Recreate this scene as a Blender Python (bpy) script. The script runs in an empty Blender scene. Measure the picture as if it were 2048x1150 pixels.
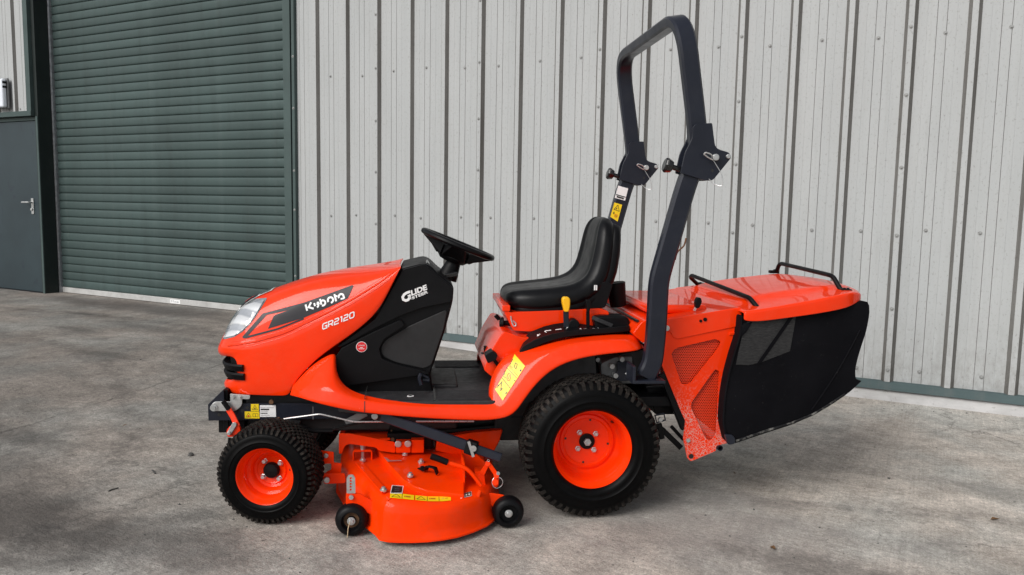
import bpy, bmesh, math, random
from mathutils import Vector, Matrix, noise
from mathutils.bvhtree import BVHTree
random.seed(7)
PI = math.pi
scn = bpy.context.scene
COL = scn.collection

# ------------------------------------------------------------------ camera, sky, sun, exposure
cam_d = bpy.data.cameras.new('camera'); cam = bpy.data.objects.new('camera', cam_d); COL.objects.link(cam)
_r, _u, _b, _c = [[0.88278, 0.469472, 0.017181], [-0.064662, 0.0852, 0.994263], [0.465315, -0.878827, 0.10557], [0.0, -5.502, 1.197333]]
cam.matrix_world = Matrix(((_r[0], _u[0], _b[0], _c[0]), (_r[1], _u[1], _b[1], _c[1]), (_r[2], _u[2], _b[2], _c[2]), (0, 0, 0, 1)))
cam_d.sensor_width = 36.0; cam_d.lens = 28.0740; cam_d.clip_start = 0.05; cam_d.clip_end = 500
scn.camera = cam
SUN_EL, SUN_AZ = math.radians(38), math.radians(196)      # azimuth clockwise from +Y
world = bpy.data.worlds.new('World'); scn.world = world; world.use_nodes = True
wn = world.node_tree.nodes; wl = world.node_tree.links
for n in list(wn): wn.remove(n)
sky = wn.new('ShaderNodeTexSky'); sky.sky_type = 'NISHITA'; sky.sun_disc = False
sky.sun_elevation = SUN_EL; sky.sun_rotation = SUN_AZ; sky.air_density = 1.0; sky.dust_density = 2.0; sky.ozone_density = 1.0
hsv = wn.new('ShaderNodeHueSaturation'); hsv.inputs['Saturation'].default_value = 0.22
bg = wn.new('ShaderNodeBackground'); bg.inputs['Strength'].default_value = 0.105
wo = wn.new('ShaderNodeOutputWorld')
wl.new(sky.outputs[0], hsv.inputs['Color']); wl.new(hsv.outputs[0], bg.inputs['Color']); wl.new(bg.outputs[0], wo.inputs[0])
sun_d = bpy.data.lights.new('sun', 'SUN'); sun_d.energy = 1.95; sun_d.angle = math.radians(40); sun_d.color = (1.0, 0.97, 0.93)
sun = bpy.data.objects.new('sun', sun_d); COL.objects.link(sun)
_sd = Vector((math.sin(SUN_AZ) * math.cos(SUN_EL), math.cos(SUN_AZ) * math.cos(SUN_EL), math.sin(SUN_EL)))
sun.rotation_euler = _sd.to_track_quat('Z', 'Y').to_euler(); sun.location = (0, -6, 8)
vs = scn.view_settings; vs.view_transform = 'Standard'; vs.look = 'None'; vs.exposure = 0.28; vs.gamma = 1.0; vs.use_curve_mapping = False

# ------------------------------------------------------------------ materials
def principled(name):
    m = bpy.data.materials.new(name); m.use_nodes = True
    nt = m.node_tree; b = nt.nodes['Principled BSDF']
    return m, nt, b
def N(nt, t, **kw):
    n = nt.nodes.new(t)
    for k, v in kw.items(): setattr(n, k, v)
    return n
def ramp(nt, src, p0, c0, p1, c1, interp='LINEAR'):
    r = N(nt, 'ShaderNodeValToRGB'); r.color_ramp.interpolation = interp
    r.color_ramp.elements[0].position = p0; r.color_ramp.elements[0].color = (*c0, 1) if len(c0) == 3 else c0
    r.color_ramp.elements[1].position = p1; r.color_ramp.elements[1].color = (*c1, 1) if len(c1) == 3 else c1
    nt.links.new(src, r.inputs[0]); return r.outputs[0]
def coords(nt, scale=(1, 1, 1), rot=(0, 0, 0)):
    tc = N(nt, 'ShaderNodeTexCoord'); mp = N(nt, 'ShaderNodeMapping')
    mp.inputs['Scale'].default_value = scale; mp.inputs['Rotation'].default_value = rot
    nt.links.new(tc.outputs['Object'], mp.inputs[0]); return mp.outputs[0]
def ntex(nt, co, scale, detail=4, rough=.55, dist=0):
    t = N(nt, 'ShaderNodeTexNoise'); t.inputs['Scale'].default_value = scale; t.inputs['Detail'].default_value = detail
    t.inputs['Roughness'].default_value = rough; t.inputs['Distortion'].default_value = dist
    nt.links.new(co, t.inputs['Vector']); return t.outputs['Fac']
def mixc(nt, fac, a, b, mode='MIX'):
    m = N(nt, 'ShaderNodeMix', data_type='RGBA', blend_type=mode)
    for i, v in ((0, fac), (6, a), (7, b)):
        if isinstance(v, (int, float)): m.inputs[i].default_value = v
        elif isinstance(v, tuple): m.inputs[i].default_value = (*v, 1) if len(v) == 3 else v
        else: nt.links.new(v, m.inputs[i])
    return m.outputs[2]
def mth(nt, op, a, b=0.0, clamp=False):
    m = N(nt, 'ShaderNodeMath', operation=op, use_clamp=clamp)
    for i, v in ((0, a), (1, b)):
        if isinstance(v, (int, float)): m.inputs[i].default_value = v
        else: nt.links.new(v, m.inputs[i])
    return m.outputs[0]
def bump(nt, b, h, strength, dist=.002):
    bp = N(nt, 'ShaderNodeBump'); bp.inputs['Strength'].default_value = strength; bp.inputs['Distance'].default_value = dist
    nt.links.new(h, bp.inputs['Height']); nt.links.new(bp.outputs[0], b.inputs['Normal'])
def simple(name, col, rough=.5, metal=0., coat=0., var=.12, vscale=9., bscale=0, bstr=.2, bdist=.001, dirt=None, coatr=.08, spec=.5):
    m, nt, b = principled(name); co = coords(nt)
    lo = tuple(c * (1 - var) for c in col); hi = tuple(min(1, c * (1 + var)) for c in col)
    c = ramp(nt, ntex(nt, co, vscale), .3, lo, .7, hi)
    if dirt:
        amt, dcol, sc = dirt
        mask = ramp(nt, ntex(nt, co, sc, 8, .7), .5, (0, 0, 0), .75, (amt,) * 3)
        c = mixc(nt, mask, c, dcol)
    nt.links.new(c, b.inputs['Base Color'])
    rr = ramp(nt, ntex(nt, co, vscale * 3, 6), .3, (rough * .85,) * 3, .7, (min(1, rough * 1.2),) * 3); nt.links.new(rr, b.inputs['Roughness'])
    b.inputs['Metallic'].default_value = metal; b.inputs['Coat Weight'].default_value = coat; b.inputs['Coat Roughness'].default_value = coatr
    b.inputs['Specular IOR Level'].default_value = spec
    if bscale: bump(nt, b, ntex(nt, co, bscale, 3), bstr, bdist)
    return m
ORANGE = (0.88, 0.036, 0.001)
M = {}
M['orange'] = simple('orange_paint', ORANGE, .45, 0, .62, .05, 4, 700, .02, .0004, dirt=(.09, (.45, .16, .09), 24), coatr=.03, spec=.05)
M['orange_deck'] = simple('orange_deck_paint', (.95, .043, .0005), .45, 0, .22, .08, 6, 300, .05, .0006, dirt=(.22, (.36, .08, .04), 16), coatr=.10, spec=.05)
def flecks(m, thr, amt, col, scale, patch):
    nt = m.node_tree; b = nt.nodes['Principled BSDF']; src = b.inputs['Base Color'].links[0].from_socket; co = coords(nt)
    k = mth(nt, 'MULTIPLY', ramp(nt, ntex(nt, co, scale, 6, .8), thr, (0, 0, 0), thr + .03, (amt,) * 3), ramp(nt, ntex(nt, co, patch, 3), .50, (0, 0, 0), .62, (1, 1, 1)))
    nt.links.new(mixc(nt, k, src, col), b.inputs['Base Color']); return m
M['orange_fender'] = flecks(simple('orange_fender_paint', ORANGE, .45, 0, .5, .05, 4, 700, .02, .0004, dirt=(.10, (.45, .16, .09), 24), coatr=.05, spec=.05), .67, .8, (.75, .62, .56), 85, 5)
M['rim'] = simple('orange_rim_paint', (.90, .037, .0008), .42, 0, .35, .06, 6, 300, .04, .0006, dirt=(.22, (.30, .10, .06), 14), coatr=.08, spec=.06)
M['slate'] = simple('slate_metal_paint', (.0125, .0148, .0235), .34, 0, .10, .12, 6, 500, .04, .0005, dirt=(.08, (.08, .08, .08), 22), spec=.25)
M['black'] = simple('black_plastic', (.0036, .0036, .0044), .46, 0, 0, .2, 8, 900, .10, .0006, dirt=(.07, (.03, .03, .03), 14), spec=.16)
M['black_gloss'] = simple('black_gloss_plastic', (.008, .008, .009), .25, 0, .3, .1, 8)
M['vinyl'] = simple('black_vinyl', (.0022, .0022, .003), .36, 0, 0, .15, 8, 420, .12, .0008, spec=.24)
M['rubber'] = simple('rubber_sidewall', (.0018, .0018, .002), .42, 0, 0, .2, 10, 150, .10, .001, dirt=(.08, (.03, .029, .027), 18), spec=.09)
M['tread'] = simple('rubber_tread', (.013, .0112, .010), .85, 0, 0, .4, 40, 200, .4, .002, dirt=(.8, (.075, .063, .054), 26), spec=.15)
M['screw'] = simple('weathered_screw', (.27, .275, .27), .6, .2, 0, .25, 60)
M['zinc'] = simple('zinc_steel', (.55, .56, .56), .38, .75, 0, .15, 30, 200, .1, .0006, dirt=(.3, (.30, .27, .25), 40))
M['silver'] = simple('silver_pipe', (.60, .60, .60), .28, .6, 0, .06, 20)
M['yellow'] = simple('yellow_print', (.88, .63, .008), .4, 0, .2, .04, 20)
M['yellow_plastic'] = simple('yellow_plastic', (.90, .47, .005), .4, 0, 0, .05, 20)
M['white'] = simple('white_print', (.82, .82, .82), .4, 0, .1, .04, 20)
M['ink'] = simple('black_ink', (.012, .012, .012), .45, 0, .1, .05, 20)
M['grey_ink'] = simple('grey_ink', (.25, .25, .26), .45, 0, 0, .05, 20)
M['red_print'] = simple('red_print', (.65, .012, .02), .4, 0, .2, .05, 20)
M['stripe'] = simple('charcoal_stripe', (.020, .019, .023), .4, 0, .1, .06, 10, spec=.25)
M['mat'] = simple('floor_mat_rubber', (.016, .016, .018), .6, 0, 0, .25, 14, 500, .2, .001, dirt=(.35, (.075, .075, .075), 20))
M['grease'] = simple('grey_casting', (.20, .205, .21), .5, .3, 0, .2, 20, dirt=(.4, (.05, .05, .05), 12))
M['dark'] = simple('dark_engine_bay', (.009, .009, .010), .6, 0, 0, .3, 12, dirt=(.2, (.04, .04, .04), 10))
M['rust'] = simple('rusty_hub', (.11, .055, .025), .7, .2, 0, .4, 60)
def fabric():
    m, nt, b = principled('black_bag_fabric'); co = coords(nt)
    c = ramp(nt, ntex(nt, co, 6, 6), .35, (.0026, .0026, .0038), .75, (.0055, .0055, .0072))
    sp = ramp(nt, ntex(nt, co, 90, 2), .70, (0, 0, 0), .78, (.25,) * 3)
    zt = N(nt, 'ShaderNodeTexCoord')
    c = mixc(nt, sp, c, (.07, .07, .07)); nt.links.new(c, b.inputs['Base Color']); b.inputs['Roughness'].default_value = .72
    b.inputs['Specular IOR Level'].default_value = .08
    fl = mth(nt, 'MULTIPLY', ramp(nt, ntex(nt, co, 34, 8, .8), .58, (0, 0, 0), .70, (.35,) * 3), ramp(nt, ntex(nt, co, 2.2, 3), .45, (0, 0, 0), .65, (1, 1, 1))); c2 = mixc(nt, fl, c, (.035, .034, .033)); nt.links.new(c2, b.inputs['Base Color'])
    h = mth(nt, 'ADD', ntex(nt, coords(nt, (1, 1, .4)), 7, 3), mth(nt, 'MULTIPLY', ntex(nt, co, 350, 2), .12)); bump(nt, b, h, .25, .010)
    return m
M['fabric'] = fabric()
M['dusty_hem'] = simple('dusty_webbing', (.012, .012, .013), .8, 0, 0, .2, 20, 300, .3, .002, dirt=(.95, (.30, .29, .27), 26), spec=.1)
def net(name, dark, light, cell, hole, shift=True):
    # sheet with real see-through perforations
    m, nt, b = principled(name); tc = N(nt, 'ShaderNodeTexCoord'); sx = N(nt, 'ShaderNodeSeparateXYZ'); nt.links.new(tc.outputs['Object'], sx.inputs[0])
    b.inputs['Base Color'].default_value = (*light, 1); b.inputs['Roughness'].default_value = .45
    u = mth(nt, 'DIVIDE', sx.outputs[0], cell); v = mth(nt, 'DIVIDE', sx.outputs[2], cell * .866)
    row = mth(nt, 'MULTIPLY', mth(nt, 'MODULO', mth(nt, 'ADD', mth(nt, 'FLOOR', v), 1000), 2), .5)
    fu = mth(nt, 'SUBTRACT', mth(nt, 'FRACT', mth(nt, 'ADD', u, row)), .5); fv = mth(nt, 'SUBTRACT', mth(nt, 'FRACT', v), .5)
    d = mth(nt, 'SQRT', mth(nt, 'ADD', mth(nt, 'MULTIPLY', fu, fu), mth(nt, 'MULTIPLY', fv, fv)))
    msk = mth(nt, 'LESS_THAN', d, hole)
    tr = N(nt, 'ShaderNodeBsdfTransparent'); mx = N(nt, 'ShaderNodeMixShader')
    nt.links.new(msk, mx.inputs[0]); nt.links.new(b.outputs[0], mx.inputs[1]); nt.links.new(tr.outputs[0], mx.inputs[2])
    nt.links.new(mx.outputs[0], nt.nodes['Material Output'].inputs[0]); return m
M['grille_mesh'] = net('orange_perforated_sheet', None, (.78, .040, .006), .0075, .31)
def netting():
    m, nt, b = principled('grey_bag_netting')
    w = N(nt, 'ShaderNodeTexWave', wave_type='BANDS', bands_direction='Z'); w.inputs['Scale'].default_value = 42; w.inputs['Distortion'].default_value = 3.5; w.inputs['Detail'].default_value = 3; w.inputs['Detail Scale'].default_value = 2.5
    nt.links.new(coords(nt, (.35, .35, 1.6)), w.inputs['Vector'])
    c = ramp(nt, mth(nt, 'MULTIPLY', w.outputs['Fac'], ntex(nt, coords(nt, (1, 1, 3)), 60, 3)), .26, (.006, .006, .007), .70, (.055, .055, .055))
    nt.links.new(c, b.inputs['Base Color']); b.inputs['Roughness'].default_value = .75; return m
M['netting'] = netting()
def scuffed():
    m, nt, b = principled('scuffed_orange_paint'); co = coords(nt)
    base = ramp(nt, ntex(nt, co, 6), .3, tuple(c * .94 for c in ORANGE), .7, tuple(min(1, c * 1.05) for c in ORANGE))
    v = N(nt, 'ShaderNodeTexVoronoi', feature='DISTANCE_TO_EDGE'); v.inputs['Scale'].default_value = 88
    dn = N(nt, 'ShaderNodeTexNoise'); dn.inputs['Scale'].default_value = 30; dn.inputs['Detail'].default_value = 3
    vm = N(nt, 'ShaderNodeVectorMath', operation='MULTIPLY_ADD'); vm.inputs[1].default_value = (.03, .03, .03)
    nt.links.new(co, dn.inputs['Vector']); nt.links.new(dn.outputs['Color'], vm.inputs[0]); nt.links.new(co, vm.inputs[2]); nt.links.new(vm.outputs[0], v.inputs['Vector'])
    line = mth(nt, 'LESS_THAN', v.outputs['Distance'], mth(nt, 'MULTIPLY', ntex(nt, co, 40, 3), .085))
    sx = N(nt, 'ShaderNodeSeparateXYZ'); nt.links.new(co, sx.inputs[0])
    low = mth(nt, 'MULTIPLY', mth(nt, 'SUBTRACT', .60, sx.outputs[2]), 2.9, True)      # splashes thicken toward the foot of the panel
    brk = ntex(nt, co, 22, 6, .75)
    msk = mth(nt, 'MULTIPLY', line, mth(nt, 'LESS_THAN', mth(nt, 'SUBTRACT', 1.02, low), mth(nt, 'ADD', brk, .02)))
    dust = mth(nt, 'MULTIPLY', low, mth(nt, 'MULTIPLY', mth(nt, 'GREATER_THAN', ntex(nt, co, 120, 4, .7), .56), .35))
    c = mixc(nt, mth(nt, 'MAXIMUM', mth(nt, 'MULTIPLY', msk, .75), dust), base, (.55, .42, .38))
    nt.links.new(c, b.inputs['Base Color']); b.inputs['Roughness'].default_value = .45; b.inputs['Specular IOR Level'].default_value = .1; b.inputs['Coat Weight'].default_value = .3; return m
M['scuffed'] = scuffed()
def lens_mat():
    m, nt, b = principled('headlight_lens'); co = coords(nt)
    w = N(nt, 'ShaderNodeTexWave', wave_type='BANDS', bands_direction='DIAGONAL'); w.inputs['Scale'].default_value = 6; w.inputs['Distortion'].default_value = 2.5; w.inputs['Detail'].default_value = 1; nt.links.new(co, w.inputs['Vector'])
    c = ramp(nt, w.outputs['Fac'], .25, (.44, .46, .49), .55, (.80, .81, .82))
    nt.links.new(c, b.inputs['Base Color']); b.inputs['Roughness'].default_value = .10; b.inputs['Metallic'].default_value = .45; b.inputs['Coat Weight'].default_value = 1; b.inputs['Coat Roughness'].default_value = .02
    bump(nt, b, mth(nt, 'ADD', w.outputs['Fac'], ntex(nt, co, 20, 2)), .5, .012); return m
M['lens'] = lens_mat()
M['bezel'] = simple('headlight_bezel', (.33, .34, .36), .15, .5, .8, .25, 30)
def cladding(name, c0, c1, dirtc, amt, speck):
    m, nt, b = principled(name); co = coords(nt)
    c = ramp(nt, ntex(nt, coords(nt, (1, 1, .12)), 7, 6, .6), .3, c0, .7, c1)
    streak = ramp(nt, ntex(nt, coords(nt, (1, 1, .05)), 38, 5, .65), .5, (0, 0, 0), .78, (amt,) * 3)
    c = mixc(nt, streak, c, dirtc)
    blot = ramp(nt, ntex(nt, co, 2.2, 8, .7), .48, (0, 0, 0), .8, (amt * .7,) * 3); c = mixc(nt, blot, c, dirtc)
    sp = ramp(nt, ntex(nt, coords(nt, (1, 1, .6)), 75, 5, .8), .56, (0, 0, 0), .70, (speck,) * 3); c = mixc(nt, sp, c, tuple(d * .8 for d in dirtc))
    sz = N(nt, 'ShaderNodeSeparateXYZ'); nt.links.new(co, sz.inputs[0])
    foot = mth(nt, 'MULTIPLY', mth(nt, 'SUBTRACT', .62, sz.outputs[2]), 1.5, True)
    spl = mth(nt, 'MULTIPLY', foot, ramp(nt, ntex(nt, coords(nt, (1, 1, .5)), 22, 8, .75), .42, (0, 0, 0), .66, (.7,) * 3)); c = mixc(nt, spl, c, tuple(d * .85 for d in dirtc))
    nt.links.new(c, b.inputs['Base Color']); b.inputs['Roughness'].default_value = .75; b.inputs['Specular IOR Level'].default_value = .12
    bump(nt, b, mth(nt, 'ADD', ntex(nt, co, 120, 3), mth(nt, 'MULTIPLY', ntex(nt, coords(nt, (1, 1, .2)), 3, 3), .5)), .10, .003); return m
M['clad'] = cladding('grey_cladding', (.395, .410, .413), (.430, .443, .444), (.22, .21, .19), .13, .80)
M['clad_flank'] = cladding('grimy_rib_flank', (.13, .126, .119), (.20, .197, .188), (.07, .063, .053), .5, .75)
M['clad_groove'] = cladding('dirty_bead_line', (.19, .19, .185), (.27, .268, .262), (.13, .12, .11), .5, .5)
def painted_green(name, col, rough=.42, dirt=.25, dcol=(.14, .15, .145)):
    m, nt, b = principled(name); co = coords(nt)
    c = ramp(nt, ntex(nt, coords(nt, (.6, 1, 1)), 3, 6, .6), .3, tuple(x * .85 for x in col), .7, tuple(x * 1.12 for x in col))
    d = ramp(nt, ntex(nt, coords(nt, (1, 1, .3)), 11, 8, .7), .52, (0, 0, 0), .8, (dirt,) * 3); c = mixc(nt, d, c, dcol)
    nt.links.new(c, b.inputs['Base Color']); b.inputs['Roughness'].default_value = rough; b.inputs['Specular IOR Level'].default_value = .25
    bump(nt, b, ntex(nt, co, 40, 2), .05, .002); return m
M['shutter'] = painted_green('shutter_green', (.052, .079, .076), .55, .22)
def slat_variation():
    m = M['shutter']; nt = m.node_tree; b = nt.nodes['Principled BSDF']; src = b.inputs['Base Color'].links[0].from_socket
    oi = N(nt, 'ShaderNodeObjectInfo'); v = ramp(nt, oi.outputs['Random'], 0, (.86,) * 3, 1, (1.10,) * 3)
    sx = N(nt, 'ShaderNodeSeparateXYZ'); nt.links.new(oi.outputs['Location'], sx.inputs[0])
    wv = N(nt, 'ShaderNodeTexCoord'); gl_ = N(nt, 'ShaderNodeNewGeometry')
    run_ = ramp(nt, ntex(nt, (lambda mp: mp)(_world(nt, gl_, (1.3, 1, .18))), 5, 7, .7), .50, (0, 0, 0), .74, (.40,) * 3)
    c = mixc(nt, 1.0, src, v, 'MULTIPLY'); c = mixc(nt, run_, c, (.028, .036, .034))
    scr = ramp(nt, ntex(nt, _world(nt, gl_, (.5, 1, 6)), 22, 5, .7), .66, (0, 0, 0), .72, (.25,) * 3); c = mixc(nt, scr, c, (.16, .18, .175))
    nt.links.new(c, b.inputs['Base Color'])
def _world(nt, geo, scale):
    mp = N(nt, 'ShaderNodeMapping'); mp.inputs['Scale'].default_value = scale; nt.links.new(geo.outputs['Position'], mp.inputs[0]); return mp.outputs[0]
slat_variation()
M['trim'] = painted_green('trim_green', (.058, .086, .083), .5, .15)
M['pier'] = painted_green('dark_green_grey', (.017, .024, .023), .5, .35, (.045, .05, .048))  # much darker green-grey than the trim, for left reveal and jamb recess
M['flash'] = painted_green('sill_flashing', (.075, .110, .114), .55, .5, (.15, .15, .145))
def door_mat():
    m, nt, b = principled('blue_grey_door_paint'); co = coords(nt)
    c = ramp(nt, ntex(nt, co, 1.6, 5), .3, (.012, .024, .031), .7, (.021, .039, .047))
    d = ramp(nt, ntex(nt, coords(nt, (1.6, 1, .7)), 4.5, 5, .6, .8), .60, (0, 0, 0), .67, (.75,) * 3); c = mixc(nt, d, c, (.010, .018, .030))
    nt.links.new(c, b.inputs['Base Color']); b.inputs['Roughness'].default_value = .45; return m
M['door'] = door_mat()
M['alu'] = simple('aluminium_bar', (.50, .50, .49), .5, .25, 0, .12, 6, dirt=(.4, (.25, .24, .22), 9))
def plinth_mat():
    m, nt, b = principled('whitewashed_concrete'); co = coords(nt)
    c = ramp(nt, ntex(nt, coords(nt, (.5, 1, 1)), 9, 8, .65), .3, (.34, .335, .33), .65, (.50, .495, .49))
    chip = ramp(nt, ntex(nt, co, 26, 6, .7), .60, (0, 0, 0), .68, (.7,) * 3); c = mixc(nt, chip, c, (.22, .21, .195))
    nt.links.new(c, b.inputs['Base Color']); b.inputs['Roughness'].default_value = .85; bump(nt, b, ntex(nt, co, 60, 6), .4, .006); return m
M['plinth'] = plinth_mat()
M['leaf'] = simple('dead_leaf', (.16, .085, .035), .8, 0, 0, .4, 40)
M['stone'] = simple('dark_stone', (.07, .068, .065), .85, 0, 0, .3, 60, 120, .4, .003)
M['pale'] = simple('pale_scrap', (.60, .47, .30), .7, 0, 0, .2, 60)
M['tube_white'] = simple('bulkhead_diffuser', (.74, .78, .84), .3, 0, .2, .05, 10)
def ground_mat():
    m, nt, b = principled('yard_concrete'); co = coords(nt)
    sx = N(nt, 'ShaderNodeSeparateXYZ'); nt.links.new(co, sx.inputs[0]); X, Y = sx.outputs[0], sx.outputs[1]
    grow = mth(nt, 'MULTIPLY', mth(nt, 'ADD', X, 4.4), .26, True)           # the right-hand slab is cleaner
    edge = mth(nt, 'MULTIPLY', mth(nt, 'SUBTRACT', ntex(nt, co, 1.3, 6, .65), .5), 1.1)
    grow = mth(nt, 'ADD', grow, edge, True)
    left = ramp(nt, ntex(nt, co, 1.7, 8, .66), .30, (.182, .168, .154), .70, (.310, .290, .268))
    right = ramp(nt, ntex(nt, co, 2.1, 8, .66), .30, (.43, .400, .365), .70, (.63, .597, .553))
    c = mixc(nt, grow, left, right)
    br = ramp(nt, ntex(nt, coords(nt, (34, 1.0, 1), (0, 0, .10)), 3.4, 3, .6), .38, (.88,) * 3, .66, (1.06,) * 3); c = mixc(nt, mth(nt, 'MULTIPLY', grow, .8), c, mixc(nt, 1.0, c, br, 'MULTIPLY'))
    bd = ramp(nt, ntex(nt, coords(nt, (.5, 2.0, 1), (0, 0, -.12)), 1.6, 6, .68), .38, (.80,) * 3, .62, (1.06,) * 3); c = mixc(nt, .55, c, mixc(nt, 1.0, c, bd, 'MULTIPLY'))
    mot = ramp(nt, ntex(nt, co, 7, 9, .74), .38, (.74,) * 3, .64, (1.16,) * 3); c = mixc(nt, 1.0, c, mot, 'MULTIPLY')
    m2 = ramp(nt, ntex(nt, co, 40, 6, .75), .36, (.76,) * 3, .64, (1.20,) * 3); c = mixc(nt, 1.0, c, m2, 'MULTIPLY')
    gr = ramp(nt, ntex(nt, co, 150, 4, .85), .34, (.62,) * 3, .66, (1.36,) * 3); c = mixc(nt, 1.0, c, gr, 'MULTIPLY')
    tint = ramp(nt, ntex(nt, co, 1.4, 4), .42, (1.04, .99, .95), .62, (.97, 1.0, 1.0)); c = mixc(nt, 1.0, c, tint, 'MULTIPLY')
    pit = ramp(nt, ntex(nt, co, 30, 5, .65), .645, (0, 0, 0), .70, (.8,) * 3); c = mixc(nt, pit, c, (.050, .046, .043))
    pale = ramp(nt, ntex(nt, co, 55, 4, .7), .67, (0, 0, 0), .73, (.5,) * 3); c = mixc(nt, pale, c, (.55, .53, .50))
    vc = N(nt, 'ShaderNodeTexVoronoi', feature='DISTANCE_TO_EDGE'); vc.inputs['Scale'].default_value = .62
    dn = N(nt, 'ShaderNodeTexNoise'); dn.inputs['Scale'].default_value = 2.5; dn.inputs['Detail'].default_value = 8; dn.inputs['Roughness'].default_value = .7; nt.links.new(co, dn.inputs['Vector'])
    vm = N(nt, 'ShaderNodeVectorMath', operation='MULTIPLY_ADD'); vm.inputs[1].default_value = (.5, .5, .5); nt.links.new(dn.outputs['Color'], vm.inputs[0]); nt.links.new(co, vm.inputs[2]); nt.links.new(vm.outputs[0], vc.inputs['Vector'])
    crk = mth(nt, 'MULTIPLY', ramp(nt, vc.outputs['Distance'], .001, (.6,) * 3, .0055, (0, 0, 0)), ramp(nt, ntex(nt, co, .9, 5, .6), .50, (0, 0, 0), .60, (1, 1, 1))); c = mixc(nt, crk, c, (.05, .046, .042))
    # rubber swept off turning tyres
    for (cx, cy, r0, wd) in ((-6.5, -6.2, 4.3, .07), (-6.5, -6.2, 5.4, .07), (1.5, -7.2, 5.3, .06)):
        dx = mth(nt, 'SUBTRACT', X, cx); dy = mth(nt, 'SUBTRACT', Y, cy); rr = mth(nt, 'SQRT', mth(nt, 'ADD', mth(nt, 'MULTIPLY', dx, dx), mth(nt, 'MULTIPLY', dy, dy)))
        d = mth(nt, 'ABSOLUTE', mth(nt, 'SUBTRACT', rr, mth(nt, 'ADD', r0, mth(nt, 'MULTIPLY', ntex(nt, co, .8, 3), .2))))
        msk = mth(nt, 'MULTIPLY', ramp(nt, d, wd * .5, (.5,) * 3, wd * 1.6, (0, 0, 0)), ramp(nt, ntex(nt, co, 11, 8, .75), .40, (0, 0, 0), .62, (1, 1, 1))); c = mixc(nt, msk, c, (.07, .064, .06))
    # oil and damp stains, and broad darker patches by shutter and mower
    for (cx, cy, rx, ry, ss, amt, col) in DARK_PATCHES:
        dx = mth(nt, 'DIVIDE', mth(nt, 'SUBTRACT', X, cx), rx); dy = mth(nt, 'DIVIDE', mth(nt, 'SUBTRACT', Y, cy), ry)
        d = mth(nt, 'SQRT', mth(nt, 'ADD', mth(nt, 'MULTIPLY', dx, dx), mth(nt, 'MULTIPLY', dy, dy)))
        d = mth(nt, 'ADD', d, mth(nt, 'MULTIPLY', mth(nt, 'SUBTRACT', ntex(nt, co, ss, 7, .7), .5), 1.7))
        msk = ramp(nt, d, .25, (amt,) * 3, 1.0, (0, 0, 0), 'EASE'); c = mixc(nt, msk, c, col)
    # hairline slab joint
    jn = mth(nt, 'ADD', mth(nt, 'ADD', X, mth(nt, 'MULTIPLY', Y, .2)), 4.662)
    jn = mth(nt, 'ABSOLUTE', mth(nt, 'ADD', jn, mth(nt, 'MULTIPLY', mth(nt, 'SUBTRACT', ntex(nt, co, 5, 8, .75), .5), .12)))
    jm = mth(nt, 'MULTIPLY', ramp(nt, jn, .001, (.7,) * 3, .009, (0, 0, 0)), ramp(nt, ntex(nt, co, 3.5, 5, .7), .38, (.15,) * 3, .62, (1, 1, 1))); c = mixc(nt, jm, c, (.045, .042, .040))
    nt.links.new(c, b.inputs['Base Color']); b.inputs['Roughness'].default_value = .88; b.inputs['Specular IOR Level'].default_value = .3
    h = mth(nt, 'ADD', mth(nt, 'MULTIPLY', ntex(nt, co, 180, 4, .7), .5), mth(nt, 'ADD', ntex(nt, coords(nt, (1, 1.7, 1)), 34, 5, .65), mth(nt, 'MULTIPLY', jm, -2.0)))
    bump(nt, b, h, .75, .008); return m
DK = (.055, .050, .047)
DARK_PATCHES = [(-2.95, -3.85, .75, .42, 2.4, .78, DK), (-2.25, -3.70, .55, .26, 3.4, .5, DK), (-3.55, -3.55, .6, .2, 3.4, .42, DK), (-7.4, -.15, 1.6, .35, 2.5, .5, (.085, .068, .063)), (-5.9, -.95, .9, .18, 3, .4, DK), (-4.0, -3.25, .55, .12, 4, .42, DK), (-5.1, -1.9, .45, .10, 5, .40, DK), (-6.4, -1.35, .45, .09, 5, .42, DK),
          (-7.1, -.75, .35, .08, 5, .48, DK), (-4.6, -1.2, 1.2, .10, 4, .3, DK), (-6.8, -.2, 2.2, .30, 3, .45, (.085, .078, .072)), (-1.0, -2.55, 1.5, .55, 2.6, .55, (.25, .227, .212)), (-.2, -2.75, .6, .18, 5, .5, DK), (.2, -1.6, .8, .15, 4, .3, DK)]
M['ground'] = ground_mat()

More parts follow.
